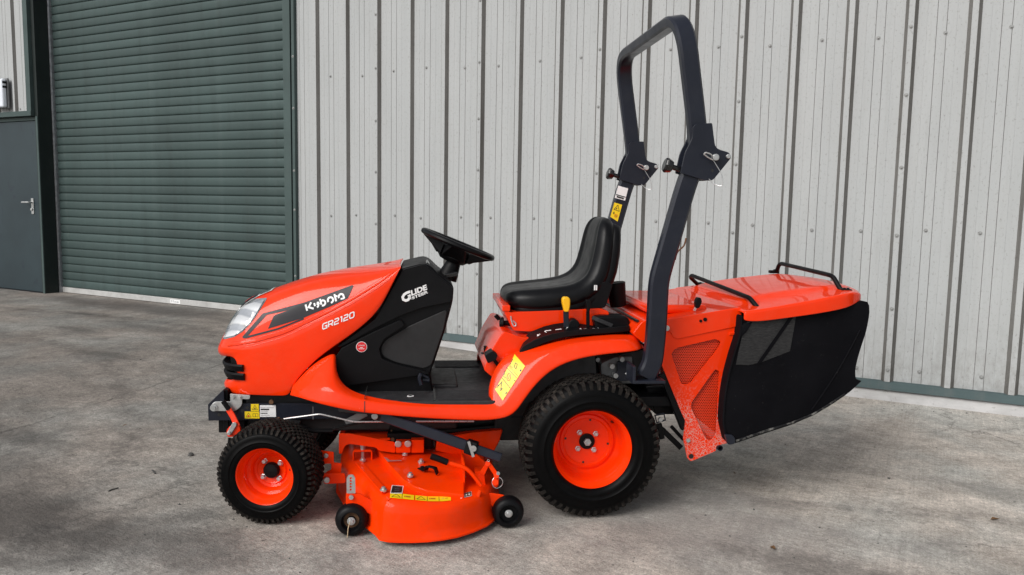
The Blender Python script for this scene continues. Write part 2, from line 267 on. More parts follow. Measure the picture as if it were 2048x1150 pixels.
# ------------------------------------------------------------------ mesh helpers
def link(o, parent=None):
    COL.objects.link(o)
    if parent is not None: o.parent = parent
    return o
class G:
    def __init__(s): s.v = []; s.f = []; s.mi = []; s.cur = 0
    def add(s, verts, faces):
        b = len(s.v); s.v += [tuple(v) for v in verts]
        for f in faces: s.f.append([i + b for i in f]); s.mi.append(s.cur)
        return s
    def box(s, x0, x1, y0, y1, z0, z1):
        return s.add([(x0, y0, z0), (x1, y0, z0), (x1, y1, z0), (x0, y1, z0), (x0, y0, z1), (x1, y0, z1), (x1, y1, z1), (x0, y1, z1)],
                     [(0, 3, 2, 1), (4, 5, 6, 7), (0, 1, 5, 4), (1, 2, 6, 5), (2, 3, 7, 6), (3, 0, 4, 7)])
    def bar(s, a, b, w, h, side=(0, 1, 0)):
        a, b = Vector(a), Vector(b); t = (b - a).normalized(); sd = Vector(side); sd = (sd - t * sd.dot(t)).normalized(); n = t.cross(sd)
        q = [(-1, -1), (1, -1), (1, 1), (-1, 1)]
        vs_ = [p + sd * (i * w / 2) + n * (j * h / 2) for p in (a, b) for i, j in q]
        return s.add(vs_, [(0, 1, 2, 3), (7, 6, 5, 4), (0, 4, 5, 1), (1, 5, 6, 2), (2, 6, 7, 3), (3, 7, 4, 0)])
    def cyl(s, a, b, r, n=16, r2=None):
        a, b = Vector(a), Vector(b); t = (b - a).normalized(); q = t.orthogonal().normalized(); w = t.cross(q); r2 = r if r2 is None else r2
        vs_ = [p + (q * math.cos(2 * PI * i / n) + w * math.sin(2 * PI * i / n)) * rr for p, rr in ((a, r), (b, r2)) for i in range(n)]
        fs = [(i, (i + 1) % n, n + (i + 1) % n, n + i) for i in range(n)]
        fs += [tuple(range(n - 1, -1, -1)), tuple(range(n, 2 * n))]
        return s.add(vs_, fs)
    def sweep(s, pts, sec, up=(0, 1, 0), closed=False, caps=True):
        # sec: list of (a,b) offsets along side and normal; parallel transported
        P_ = [Vector(p) for p in pts]; n = len(P_); k = len(sec); rings = []; prev = None
        for i in range(n):
            if closed: t = (P_[(i + 1) % n] - P_[i - 1]).normalized(); ca = 1
            else:
                t0 = (P_[i] - P_[i - 1]).normalized() if i > 0 else (P_[1] - P_[0]).normalized()
                t1 = (P_[i + 1] - P_[i]).normalized() if i < n - 1 else t0
                t = (t0 + t1).normalized()
            if prev is None: sd = Vector(up)
            else: sd = prev
            sd = (sd - t * sd.dot(t)); sd = sd.normalized() if sd.length > 1e-6 else t.orthogonal().normalized()
            prev = sd; nn = t.cross(sd)
            rings.append([P_[i] + sd * a + nn * b for a, b in sec])
        fs = []; m = n if closed else n - 1
        for i in range(m):
            j = (i + 1) % n
            for q in range(k): fs.append((i * k + q, i * k + (q + 1) % k, j * k + (q + 1) % k, j * k + q))
        if caps and not closed: fs += [tuple(range(k - 1, -1, -1)), tuple(range((n - 1) * k, n * k))]
        return s.add([v for r in rings for v in r], fs)
    def tube(s, pts, r, n=8, fil=0, closed=False):
        if fil: pts = fillet(pts, fil)
        return s.sweep(pts, [(r * math.cos(2 * PI * i / n), r * math.sin(2 * PI * i / n)) for i in range(n)], (.13, .97, .2), closed)
    def prism(s, poly, y0, y1):
        n = len(poly); q = [(p[0], p[-1]) for p in poly]
        area = sum(q[i][0] * q[(i + 1) % n][1] - q[(i + 1) % n][0] * q[i][1] for i in range(n))
        if area < 0: q.reverse()
        vs_ = [(x, y0, z) for x, z in q] + [(x, y1, z) for x, z in q]
        fs = [tuple(range(n)), tuple(range(2 * n - 1, n - 1, -1))] + [(i, n + i, n + (i + 1) % n, (i + 1) % n) for i in range(n)]
        return s.add(vs_, fs)
    def zprism(s, poly, z0, z1):
        n = len(poly); q = [(p[0], p[1]) for p in poly]
        area = sum(q[i][0] * q[(i + 1) % n][1] - q[(i + 1) % n][0] * q[i][1] for i in range(n))
        if area < 0: q.reverse()
        vs_ = [(x, y, z0) for x, y in q] + [(x, y, z1) for x, y in q]
        return s.add(vs_, [tuple(range(n - 1, -1, -1)), tuple(range(n, 2 * n))] + [(i, (i + 1) % n, n + (i + 1) % n, n + i) for i in range(n)])
    def lathe(s, prof, c=(0, 0, 0), n=48, axis='y', closed=False):
        c = Vector(c); vs_ = []; k = len(prof)
        for i in range(n):
            a = 2 * PI * i / n
            for r, h in prof:
                if axis == 'y': vs_.append(c + Vector((r * math.cos(a), h, r * math.sin(a))))
                else: vs_.append(c + Vector((r * math.cos(a), r * math.sin(a), h)))
        fs = []
        for i in range(n):
            j = (i + 1) % n
            for q in range(k if closed else k - 1):
                q2 = (q + 1) % k; fs.append((i * k + q, i * k + q2, j * k + q2, j * k + q))
        return s.add(vs_, fs)
    def grid(s, rows, flip=False):
        k = len(rows[0]); fs = []
        for i in range(len(rows) - 1):
            for j in range(k - 1):
                f = (i * k + j, i * k + j + 1, (i + 1) * k + j + 1, (i + 1) * k + j); fs.append(f[::-1] if flip else f)
        return s.add([v for r in rows for v in r], fs)
    def mirror(s):
        n = len(s.v); m = len(s.f); s.v += [(x, -y, z) for x, y, z in s.v]
        for i in range(m): s.f.append([q + n for q in reversed(s.f[i])]); s.mi.append(s.mi[i])
        return s
    def pair(s, name, mat, parent=None, **kw):
        o = s.obj(name, mat, parent, **kw); t = G(); t.v = [(x, -y, z) for x, y, z in s.v]; t.f = [list(reversed(f)) for f in s.f]; t.mi = list(s.mi); t.obj(name, mat, parent, **kw); return o
    def obj(s, name, mat, parent=None, bevel=0, seg=2, smooth=35, sub=0, solid=0, label=None, weld=0, mats=None, fixn=True, autos=True):
        me = bpy.data.meshes.new(name); me.from_pydata(s.v, [], s.f)
        for mm in (mats or [mat]): me.materials.append(M[mm] if isinstance(mm, str) else mm)
        if mats: me.polygons.foreach_set('material_index', s.mi)
        if weld or fixn:
            bm = bmesh.new(); bm.from_mesh(me)
            if weld: bmesh.ops.remove_doubles(bm, verts=bm.verts, dist=weld)
            if fixn: bmesh.ops.recalc_face_normals(bm, faces=bm.faces)
            bm.to_mesh(me); bm.free()
        me.polygons.foreach_set('use_smooth', [True] * len(me.polygons))
        o = link(bpy.data.objects.new(name, me), parent)
        if bevel:
            bv = o.modifiers.new('bevel', 'BEVEL'); bv.width = bevel; bv.segments = seg; bv.limit_method = 'ANGLE'; bv.angle_limit = math.radians(32); bv.harden_normals = True
        elif sub:
            if solid:
                so = o.modifiers.new('solid', 'SOLIDIFY'); so.thickness = solid; so.offset = -1
            sb = o.modifiers.new('sub', 'SUBSURF'); sb.levels = sb.render_levels = sub
        else:
            if solid:
                so = o.modifiers.new('solid', 'SOLIDIFY'); so.thickness = solid; so.offset = -1
            if autos: me.set_sharp_from_angle(angle=math.radians(smooth))
        if label: o['label'] = label
        return o
def fillet(pts, r, n=6):
    P_ = [Vector(p) for p in pts]; out = [P_[0]]; rs = r if isinstance(r, (list, tuple)) else [r] * len(P_)
    for i in range(1, len(P_) - 1):
        a, b, c = P_[i - 1], P_[i], P_[i + 1]; u = (a - b); v = (c - b); L = min(rs[i], u.length * .48, v.length * .48)
        p0 = b + u.normalized() * L; p1 = b + v.normalized() * L
        for k in range(n + 1):
            t = k / n; out.append(p0 * (1 - t) ** 2 + b * 2 * t * (1 - t) + p1 * t * t)
    out.append(P_[-1]); return out
def round_poly(pts, r, n=4):
    q = [Vector((p[0], p[-1])) for p in pts]; out = []; m = len(q); rs = r if isinstance(r, (list, tuple)) else [r] * m
    for i in range(m):
        a, b, c = q[i - 1], q[i], q[(i + 1) % m]; u = a - b; v = c - b; L = min(rs[i], u.length * .45, v.length * .45)
        if L < 1e-5: out.append((b.x, b.y)); continue
        p0 = b + u.normalized() * L; p1 = b + v.normalized() * L
        for k in range(n + 1):
            t = k / n; w = p0 * (1 - t) ** 2 + b * 2 * t * (1 - t) + p1 * t * t; out.append((w.x, w.y))
    return out
def empty(name, loc=(0, 0, 0), rz=0, parent=None):
    o = bpy.data.objects.new(name, None); o.location = loc; o.rotation_euler = (0, 0, rz); o.empty_display_size = .2; return link(o, parent)
def tag(o, label, cat, group=None):
    o['label'] = label; o['category'] = cat
    if group: o['group'] = group
    return o
def struct(o): o['kind'] = 'structure'; return o
def rect(hw, hh, bev=.006):
    return [(-hw + bev, -hh), (hw - bev, -hh), (hw, -hh + bev), (hw, hh - bev), (hw - bev, hh), (-hw + bev, hh), (-hw, hh - bev), (-hw, -hh + bev)]

# ------------------------------------------------------------------ ground
def gz(x):
    t = min(1, max(0, (-3.4 - x) / 1.7)); return .075 * t * t * (3 - 2 * t)
g = G(); xs = [-60, -30, -16, -12] + [-10 + .25 * i for i in range(25)] + [-3, -1, 1, 4, 10, 30, 60]; ys = [-60, -30, -14, -8, -5, -3, -1.5, .9]
g.grid([[(x, y, gz(x)) for x in xs] for y in ys])
struct(g.obj('ground', 'ground', None, fixn=False, autos=False))

# ------------------------------------------------------------------ warehouse
PITCH, RX0 = 1 / 3., -4.849
wh = empty('warehouse', (-4, 0, 0)); tag(wh, 'pale grey ribbed metal clad warehouse wall with green shutter opening behind the mower', 'warehouse'); wh.location = (0, 0, 0)
ZB, ZT = .118, 4.3
def profile_pts(i):
    # one bay from the crown centre of rib i to the crown centre of rib i+1, list of (x, y, flank?) with y<0 outwards
    e = RX0 + i * PITCH; h = .028; fl = .0195; cr = .032
    pan0 = e; pan1 = e + PITCH - (2 * fl + cr); w = pan1 - pan0
    pts = [(e - fl - cr / 2, -h), (e - fl, -h), (e, 0)]
    for f_, d in ((.19, .0012), (.39, .0028), (.59, .0028), (.79, .0012)):
        x = pan0 + w * f_; pts += [(x - .0017, 0), (x, d), (x + .0017, 0)]
    pts += [(pan1, 0), (pan1 + fl, -h), (pan1 + fl + cr / 2, -h)]
    return pts
def sheet(pts, z0, z1, name='cladding_sheet'):
    g = G()
    for a, b in zip(pts[:-1], pts[1:]):
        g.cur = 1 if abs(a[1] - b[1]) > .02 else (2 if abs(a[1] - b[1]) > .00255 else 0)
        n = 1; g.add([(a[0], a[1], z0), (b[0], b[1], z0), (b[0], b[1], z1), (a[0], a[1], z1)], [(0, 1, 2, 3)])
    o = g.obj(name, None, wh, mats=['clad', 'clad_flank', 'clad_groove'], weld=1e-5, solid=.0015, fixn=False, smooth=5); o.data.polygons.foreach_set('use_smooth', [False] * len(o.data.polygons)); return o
def clip_left(pts, x0):
    out = [p for p in pts if p[0] > x0 + 1e-4]; y = [q for q in pts if q[0] <= x0]; return [(x0, y[-1][1] if y else out[0][1])] + out
def run(i0, i1):
    pts = []
    for i in range(i0, i1):
        q = profile_pts(i); pts += q if not pts else q[1:]
    return pts
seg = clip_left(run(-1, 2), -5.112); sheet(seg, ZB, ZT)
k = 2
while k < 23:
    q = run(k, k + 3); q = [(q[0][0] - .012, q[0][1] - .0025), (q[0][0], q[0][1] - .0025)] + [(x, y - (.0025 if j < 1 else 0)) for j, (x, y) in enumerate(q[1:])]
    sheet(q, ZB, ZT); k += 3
# fixings: pan screws in rows, stitch screws on the lapped ribs
sg = G(); sg.lathe([(0, -.010), (.0045, -.0095), (.0060, -.006), (.0062, -.003), (.0115, -.0025), (.0125, 0)], n=10)
screw0 = sg.obj('screw', 'screw', wh, smooth=50); first = [True]
def screw(x, y, z):
    o = screw0 if first[0] else link(screw0.copy(), wh)
    first[0] = False; o.location = (x, y, z)
for i in range(-1, 22):
    e = RX0 + i * PITCH
    for z, j in (((-3.3845, 2.2588)[1], .52), (1.07, .30 if i % 2 else .47), (.185, .48)):
        x = e + .262 * j + random.uniform(-.02, .02)
        if x > -5.05: screw(x, 0, z + random.uniform(-.018, .018))
for i in (2, 5, 8, 11, 14, 17):
    e = RX0 + i * PITCH - .0195 - .016
    for z in (.20, .60, 1.02, 1.45, 1.87, 2.30, 2.75): screw(e, -.0305, z + random.uniform(-.03, .03))
for z in (.5, 1.1, 1.45, 2.0, 2.45): screw(-5.128, -.032, z)
g = G(); g.box(-5.145, 16, .03, .4, -.1, 4.3); g.obj('wall_core', 'dark', wh)
g = G(); g.box(-20, -8.932, .26, .4, -.1, 4.3); g.box(-8.932, -5.145, .32, .4, -.1, 4.3); g.obj('wall_core', 'dark', wh)
g = G(); g.sweep([(-5.112, 0, 0), (16, 0, 0)], [(.012, .135), (.012, .122), (-.030, .116), (-.034, .066), (-.030, .066), (-.026, .112), (.004, .118)], up=(0, 1, 0)); g.obj('sill_flashing', 'flash', wh, fixn=True, smooth=20)
g = G(); L = [(-5.2 + .35 * i) for i in range(62)]
rows = []
for (y, z) in ((-.058, -.02), (-.046, .012), (-.020, .050), (-.012, .068), (.03, .07)):
    rows.append([(x, y + random.uniform(-.004, .004), z + (random.uniform(-.004, .004) if z > 0 else 0)) for x in L])
g.grid(rows); g.obj('plinth', 'plinth', wh, fixn=False, autos=False)
# right jamb of the shutter opening
g = G(); g.box(-5.146, -5.114, -.034, .02, gz(-5.1) - .01, 4.3); g.obj('jamb_trim', 'trim', wh, bevel=.003)
g = G(); g.box(-5.204, -5.146, .06, .3, -.01, 4.3); g.obj('jamb_recess', 'pier', wh)
# left pier: reveal, cladding above the door, trims
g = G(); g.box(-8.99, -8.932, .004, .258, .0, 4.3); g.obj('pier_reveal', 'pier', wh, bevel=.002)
g = G(); g.box(-9.072, -8.992, -.036, .02, 2.10, 4.3); g.obj('corner_trim', 'trim', wh, bevel=.003)
def left_sheet():
    pts = []; x0 = -11.0; e = (-9.2797, 3.3543)[0]
    base = [e + PITCH * j for j in range(-6, 2)]
    for b_ in base: pts += [(b_ - .071, 0), (b_ - .0515, -.028), (b_ - .0195, -.028), (b_, 0), (b_ + .10, 0), (b_ + .1025, .003), (b_ + .105, 0), (b_ + .16, 0), (b_ + .1625, .003), (b_ + .165, 0)]
    pts = [p for p in pts if p[0] < -9.074] + [(-9.074, 0)]
    sheet(pts, 2.128, 4.3)
left_sheet()
for x in (-9.115, -9.245, -9.46, -9.7): screw(x, 0, 2.155)
g = G(); g.box(-11, -8.994, -.040, .02, 2.070, 2.126); g.obj('drip_trim', 'trim', wh, bevel=.003)
g = G(); g.box(-11, -8.94, .10, .258, 2.0, 4.3); g.obj('wall_core', 'dark', wh)

# roller shutter
SH = empty('roller_shutter'); tag(SH, 'tall dark green horizontal slat roller shutter with aluminium bottom bar', 'roller shutter'); SH.location = (0, 0, 0)
SX0, SX1, SY, SP = -8.905, -5.225, .200, .09003; Z0 = 1.197 + 2.093 - 35 * SP
sl = G(); prof = [(.010, .0), (.002, .0015), (-.0035, .006), (-.0062, .018), (-.0075, .034), (-.0078, .050), (-.0066, .068), (-.0040, .080), (.001, .0862), (.008, .0885), (.010, .0900)]
for (xa, xb) in ((SX0, SX1),):
    sl.grid([[(xa, y, z), (xb, y, z)] for y, z in prof])
slat0 = sl.obj('slat', 'shutter', SH, fixn=False, smooth=40); slat0.location = (0, SY, Z0)
for i in range(1, 46):
    o = link(slat0.copy(), SH); o.location = (0, SY + random.uniform(-.0008, .0008), Z0 + i * SP)
g = G(); g.box(SX0, SX1, SY - .016, SY + .02, Z0 - .060, Z0 - .001); g.obj('bottom_bar', 'alu', SH, bevel=.004)
g = G(); g.box(SX0, SX1, SY - .008, SY + .02, gz(-8.5) - .02, Z0 - .062); g.obj('bottom_seal', 'black', SH)
g = G(); g.box(-5.292, -5.2055, .012, .19, -.01, 4.3); g.obj('guide_rail', 'trim', SH, bevel=.004)
g = G(); g.box(-8.931, -8.908, .165, .24, .0, 4.3); g.box(-8.925, -8.915, .158, .1645, .0, 4.3); g.obj('guide_rail', 'bezel', SH, bevel=.002)
g = G(); x0, zz = (-7.0792, 0.1041); x1, z1 = (-6.9265, 0.1021); g.add([(x0, SY - .0172, Z0 - .053), (x1, SY - .0172, Z0 - .053), (x1, SY - .0172, Z0 - .012), (x0, SY - .0172, Z0 - .012)], [(0, 1, 2, 3)]); lb = g.obj('maker_label', 'white', SH, fixn=False)
g = G(); w = x1 - x0; y = SY - .0182; zb = Z0 - .053
g.add([(x0 + w * a, y, zb + .041 * b) for a, b in ((.08, .62), (.13, .86), (.18, .62))], [(0, 1, 2)])
for a, b_, h0, h1 in ((.10, .115, .25, .6), (.145, .16, .25, .6), (.30, .33, .3, .75), (.27, .37, .70, .78), (.40, .42, .3, .56), (.43, .47, .3, .36), (.50, .515, .3, .56), (.53, .545, .3, .56), (.56, .575, .3, .56), (.50, .575, .52, .56), (.61, .67, .3, .38), (.61, .67, .48, .56), (.70, .77, .3, .56), (.80, .82, .3, .56), (.84, .90, .3, .38), (.84, .90, .5, .56)):
    g.add([(x0 + w * a, y, zb + .041 * h0), (x0 + w * b_, y, zb + .041 * h0), (x0 + w * b_, y, zb + .041 * h1), (x0 + w * a, y, zb + .041 * h1)], [(0, 1, 2, 3)])
g.obj('lettering', 'grey_ink', lb, fixn=False)

# personnel door
DR = empty('personnel_door'); tag(DR, 'blue grey steel personnel door with lever handle left of the shutter', 'door')
g = G(); g.box(-10.02, -9.008, .030, .075, .082, 2.02); g.obj('door_leaf', 'door', DR, bevel=.003)
for xa, xb, ya in ((-9.004, -8.972, .022), (-8.968, -8.934, -.006)):
    g = G(); g.box(xa, xb, ya, .1, .05, 2.066); g.obj('door_frame', 'trim', DR, bevel=.003)
g = G(); g.box(-10.1, -9.006, .022, .1, 2.026, 2.066); g.obj('door_frame', 'trim', DR, bevel=.003)
g = G(); g.box(-10.1, -8.95, .0, .12, .04, .078); g.obj('threshold', 'dark', DR)
hx, hz = (-9.1414, 1.0886)
hp = G(); hp.box(hx - .022, hx + .022, .020, .0295, hz - .115, hz + .065); hpo = hp.obj('lock_plate', 'zinc', DR, bevel=.004)
g = G(); g.cyl((hx, .02, hz + .02), (hx, -.025, hz + .02), .011, 12); g.tube([(hx, -.022, hz + .02), (hx - .03, -.028, hz + .02), (hx - .12, -.026, hz + .018)], .0095, 8); g.obj('lever_handle', 'zinc', hpo)
g = G(); g.cyl((hx - .004, .02, hz - .06), (hx - .004, .006, hz - .06), .016, 14); g.obj('lock_cylinder', 'zinc', hpo, bevel=.002)

# bulkhead light on the left cladding
WL = empty('wall_light'); tag(WL, 'white bulkhead wall light at the left edge above the blue grey door', 'wall light')
g = G(); g.box(-9.62, -9.385, -.050, -.030, 2.165, 2.500); g.obj('back_plate', 'grease', WL, bevel=.004)
g = G(); g.box(-9.61, -9.398, -.105, -.051, 2.172, 2.492); g.obj('diffuser', 'tube_white', WL, bevel=.02, seg=4)
g = G()
for z in (2.40, 2.45): g.box(-9.398, -9.393, -.10, -.055, z - .012, z + .012)
g.obj('clip', 'black', WL)

# ------------------------------------------------------------------ ride-on mower
MO = empty('ride_on_mower', (-1.3613, -2.3639, 0.0), 0.60229); tag(MO, 'orange ride-on lawn mower with roll bar, cutting deck and rear grass collector', 'lawn mower')

# ---- wheels
def make_wheel(loc, R, w, rim, lugs, rows, dprof, cap_r, bolt_r, nb, steer=0., flip=False, front=False):
    W = empty('wheel', loc, (PI if flip else 0) + steer, MO)
    W.rotation_euler = (0, random.uniform(0, 6.28) if False else 0, (PI if flip else 0) + steer)
    h = w / 2; rb = R - .008
    tp = [(rim - .004, -h * .80), (rim + .004, -h * .93), (rim + .016, -h * .985), (rim + .020, -h * .975), (rim + (R - rim) * .30, -h * .99), (rim + (R - rim) * .31, -h * 1.008), (rim + (R - rim) * .335, -h * 1.008), (rim + (R - rim) * .345, -h * .995), (rim + (R - rim) * .50, -h), (rim + (R - rim) * .62, -h * .985), (rim + (R - rim) * .66, -h * .955), (rb - .018, -h * .90), (rb - .005, -h * .80), (rb, -h * .55), (rb + .002, -h * .2)]
    tp = tp + [(r, -y) for r, y in reversed(tp)]
    g = G(); g.lathe(tp, n=80); g.obj('tyre', 'rubber', W, smooth=60)
    g = G(); dth = 2 * PI / lugs
    def crown(y): return rb + .002 - .010 * (abs(y) / h) ** 3 * 1.5
    for r_ in range(rows):
        yc = (-1 + 2 * (r_ + .5) / rows) * h * .78; hw = h * .78 / rows * .78
        for i in range(lugs):
            th = (i + .5 * (r_ % 2)) * dth; a = dth * .34; vs_ = []
            for rad, sc in ((crown(yc) - .003, 1.0), (crown(yc) + .0060, .80)):
                for da, dy in ((-1, 0), (-.55, -1), (.55, -1), (1, 0), (.55, 1), (-.55, 1)):
                    t = th + a * da * sc * 1.15; y = yc + hw * dy * sc + (.25 * hw * math.sin(i * 2.1))
                    vs_.append((rad * math.cos(t), y, rad * math.sin(t)))
            g.add(vs_, [(6, 7, 8, 9, 10, 11)] + [(q, (q + 1) % 6, 6 + (q + 1) % 6, 6 + q) for q in range(6)])
    for sgn in (-1, 1):
        for i in range(lugs):
            th = (i + .25 + .25 * sgn) * dth; a = dth * .22
            y0, y1, y2 = sgn * h * .72, sgn * h * .90, sgn * h * .955
            vs_ = []
            for (rad, y) in ((crown(y0) + .0060, y0), (rb - .007, y1), (rb - .026, y2 * .985)):
                for da in (-1, 1): vs_.append((rad * math.cos(th + a * da), y, rad * math.sin(th + a * da)))
            for (rad, y) in ((crown(y0) - .006, y0), (rb - .020, sgn * h * .84), (rb - .034, sgn * h * .90)):
                for da in (-1.2, 1.2): vs_.append((rad * math.cos(th + a * da), y, rad * math.sin(th + a * da)))
            g.add(vs_, [(0, 1, 3, 2), (2, 3, 5, 4), (0, 2, 8, 6), (2, 4, 10, 8), (1, 7, 9, 3), (3, 9, 11, 5), (4, 5, 11, 10), (0, 6, 7, 1)])
    tr = g.obj('tread', 'tread', W, smooth=25, fixn=True); tr['kind'] = 'stuff'
    g = G(); g.lathe(dprof, n=64); g.obj('rim', 'rim', W, smooth=45)
    dy = dprof[-1][1]
    if front:
        g = G(); g.lathe([(cap_r, dy), (cap_r, dy - .012), (cap_r * .85, dy - .019), (0.0001, dy - .022)], n=28); g.obj('hub_cap', 'black', W, smooth=30)
    else:
        g = G(); g.lathe([(cap_r, dy), (cap_r, dy - .006), (cap_r * .9, dy - .008), (.0001, dy - .008)], n=28); g.obj('hub_cap', 'black', W, smooth=30)
        g = G(); g.lathe([(.0145, dy - .008), (.0145, dy - .020), (.010, dy - .021), (.0095, dy - .016), (.0001, dy - .016)], n=6); g.obj('axle_nut', 'zinc', W, smooth=20)
    bg_ = G(); bg_.lathe([(.0115, 0), (.0115, -.002), (.009, -.003), (.009, -.010), (.0065, -.0125), (.0001, -.0128)], n=6)
    b0 = None
    for q in range(nb):
        t = math.radians(52) + q * 2 * PI / nb + math.radians(-12)
        if b0 is None: b0 = o = bg_.obj('wheel_bolt', 'silver', W, smooth=20)
        else: o = link(b0.copy(), W)
        o.location = (bolt_r * math.cos(t), dy - .001, bolt_r * math.sin(t))
    g = G(); t = math.radians(8 if front else 38); rr = rim * (.66 if front else .80); g.cyl((rr * math.cos(t), dy + .0, rr * math.sin(t)), ((rr + .012) * math.cos(t), dy - .03, (rr + .012) * math.sin(t)), .0055, 8); g.obj('valve', 'black_gloss', W)
    if not front:
        g = G()
        for td in (-8, 82, 172, 262):
            g = G(); t = math.radians(td); g.cyl((.086 * math.cos(t), dy - .0012, .086 * math.sin(t)), (.086 * math.cos(t), dy + .004, .086 * math.sin(t)), .0055, 4); g.obj('slot', 'ink', W)
    return W
RD = [(.150, .08), (.160, -.072), (.1645, -.088), (.159, -.094), (.153, -.089), (.149, -.072), (.1415, -.066), (.137, -.055), (.131, -.01), (.128, .022), (.119, .031), (.110, .030), (.106, .020), (.096, .018), (.090, .026), (.03, .026), (.0001, .026)]
FD = [(.10, .07), (.1085, -.060), (.113, -.072), (.108, -.078), (.102, -.074), (.099, -.060), (.0915, -.055), (.088, -.045), (.085, -.026), (.074, -.020), (.069, -.012), (.066, .002), (.058, .006), (.053, .001), (.046, .006), (.0001, .006)]
for sgn in (-1, 1):
    make_wheel((0, sgn * .370, .268), .270, .22, .156, 54, 9, RD, .031, .046, 4, 0, sgn > 0)
    make_wheel((-1.205, sgn * .372, .186), .188, .172, .105, 54, 8, FD, .030, .043, 4, -.16, sgn > 0, True)

# ---- chassis
g = G(); g.prism([(-1.4731, -0.2000, 0.3974), (-1.4122, -0.2000, 0.4574), (-1.4111, -0.2000, 0.4002), (-1.0467, -0.2000, 0.3959), (-.55, 0, .405), (-.55, 0, .335), (-1.4727, -0.2000, 0.3323)], -.206, -.194); ch = g.pair('chassis_rail', 'slate', MO, bevel=.002)
g = G(); g.box(-1.465, -1.455, -.19, .19, .34, .40); g.box(-1.42, -1.40, -.19, .19, .28, .45)
g.box(-1.44, -1.34, -.185, .185, .278, .335); g.obj('front_crossmember', 'black', MO, bevel=.003)
g = G(); g.box(-1.34, -.50, -.165, .165, .27, .46); g.box(-.86, -.30, -.12, .12, .25, .40); g.box(-.35, .20, -.17, .17, .22, .44); g.box(-1.3, -1.1, -.30, .30, .16, .22); g.obj('engine_block', 'dark', MO, bevel=.01)
g = G(); g.cyl((0, -.30, .268), (0, .30, .268), .05, 20); g.cyl((0, -.26, .268), (0, .26, .268), .085, 20); g.cyl((-1.205, -.31, .186), (-1.205, .31, .186), .03, 14); g.obj('axle', 'dark', MO, bevel=.004)
g = G(); g.prism([(0.0650, -0.2000, 0.5633), (0.1186, -0.2000, 0.5880), (0.1939, -0.2000, 0.5918), (0.2019, -0.2000, 0.4788), (0.0674, -0.2000, 0.4799)], -.272, .272); g.obj('hydraulic_tank', 'grease', MO, bevel=.006)
g = G(); g.prism([(-0.0675, -0.2200, 0.5680), (0.0600, -0.2200, 0.5838), (0.0665, -0.2200, 0.5010), (-0.0658, -0.2200, 0.5021)], -.225, .1); g.obj('valve_block', 'black', MO, bevel=.006)
g = G(); g.prism(round_poly([(0.1218, -0.3000, 0.5761), (0.1534, -0.3000, 0.5823), (0.1966, -0.3000, 0.5630), (0.1987, -0.3000, 0.5016), (0.1434, -0.3000, 0.4978), (0.1112, -0.3000, 0.5086), (0.1066, -0.3000, 0.5214), (0.1272, -0.3000, 0.5381)], .012), -.31, -.29); g.obj('mount_bracket', 'slate', MO, bevel=.002)
g = G()
for q in ((0.1417, -0.3120, 0.5868), (0.1025, -0.3120, 0.5589), (0.1176, -0.3120, 0.5210)): g.cyl(q, (q[0], q[1] + .03, q[2]), .010, 8)
g.obj('bolt', 'zinc', MO, smooth=25)
g = G(); q0, q1 = Vector((0.1576, -0.3150, 0.5306)), Vector((0.1884, -0.3150, 0.5341)); pts = [q0.lerp(q1, i / 5) + Vector((0, 0, .0025 if i % 2 else -.0025)) for i in range(6)]; g.tube(pts, .006, 6); g.obj('tension_spring', 'silver', MO)
# small bolts, hooks and hoses that show below the fender
g = G()
for q in ((-0.0614, -0.2300, 0.5782), (0.0092, -0.2300, 0.5515), (-0.1333, -0.2300, 0.5064), (0.0623, -0.2300, 0.5693)): g.cyl(q, (q[0], q[1] + .02, q[2]), .009, 8)
g.obj('bolt', 'zinc', MO, smooth=25)
g = G(); g.tube([(-0.3005, -0.3300, 0.3662), (-0.2497, -0.3300, 0.3642)], .004, 6); g.obj('hose', 'black', MO); g = G(); g.tube([(-0.0879, -0.2000, 0.5393), (-0.0542, -0.2000, 0.5142), (-0.0300, -0.2000, 0.5389), (0.0120, -0.2000, 0.5220)], .008, 8, .02); g.obj('hose', 'black', MO)

# front hitch hardware
g = G(); g.prism(round_poly([(-1.4602, -0.2120, 0.3957), (-1.4456, -0.2120, 0.4106), (-1.3861, -0.2120, 0.4099), (-1.3866, -0.2120, 0.4409), (-1.3103, -0.2120, 0.4341), (-1.3128, -0.2120, 0.4184), (-1.3412, -0.2120, 0.4188), (-1.3421, -0.2120, 0.3942), (-1.3669, -0.2120, 0.3712), (-1.4508, -0.2120, 0.3734)], [.03, .01, .002, .002, .006, .006, .004, .05, .05, .03]), -.216, -.208); g.obj('latch_plate', 'zinc', MO, bevel=.0015)
g = G()
for q, r in (((-1.4477, -0.2170, 0.3875), .014), ((-1.3747, -0.2170, 0.4281), .008), ((-1.3497, -0.2170, 0.4278), .008)):
    g.cyl(q, (q[0], q[1] - .004, q[2]), r, 16); g.cyl((q[0], q[1] - .004, q[2]), (q[0], q[1] - .012, q[2]), r * .62, 6)
g.obj('bolt', 'zinc', MO, smooth=25)
g = G()
for q in ((-1.4309, -0.2065, 0.3565), (-1.3432, -0.2065, 0.3706), (-1.3239, -0.2065, 0.3832)): g.cyl(q, (q[0], q[1] - .0012, q[2]), .0065, 10)
g.obj('bolt_hole', 'ink', ch)
g = G(); g.sweep([(-1.3890, -0.2350, 0.3845), (-1.3719, -0.2400, 0.3578), (-1.3529, -0.2500, 0.3208)], rect(.004, .011, .002), (0, 1, 0)); lv = g.obj('height_lever', 'orange', MO, bevel=.001)
g = G(); g.tube(fillet([(-1.4092, -0.2350, 0.4172), (-1.4007, -0.2350, 0.4055), (-1.3879, -0.2350, 0.3845)], .02), .0095, 10); g.obj('grip', 'black', lv)
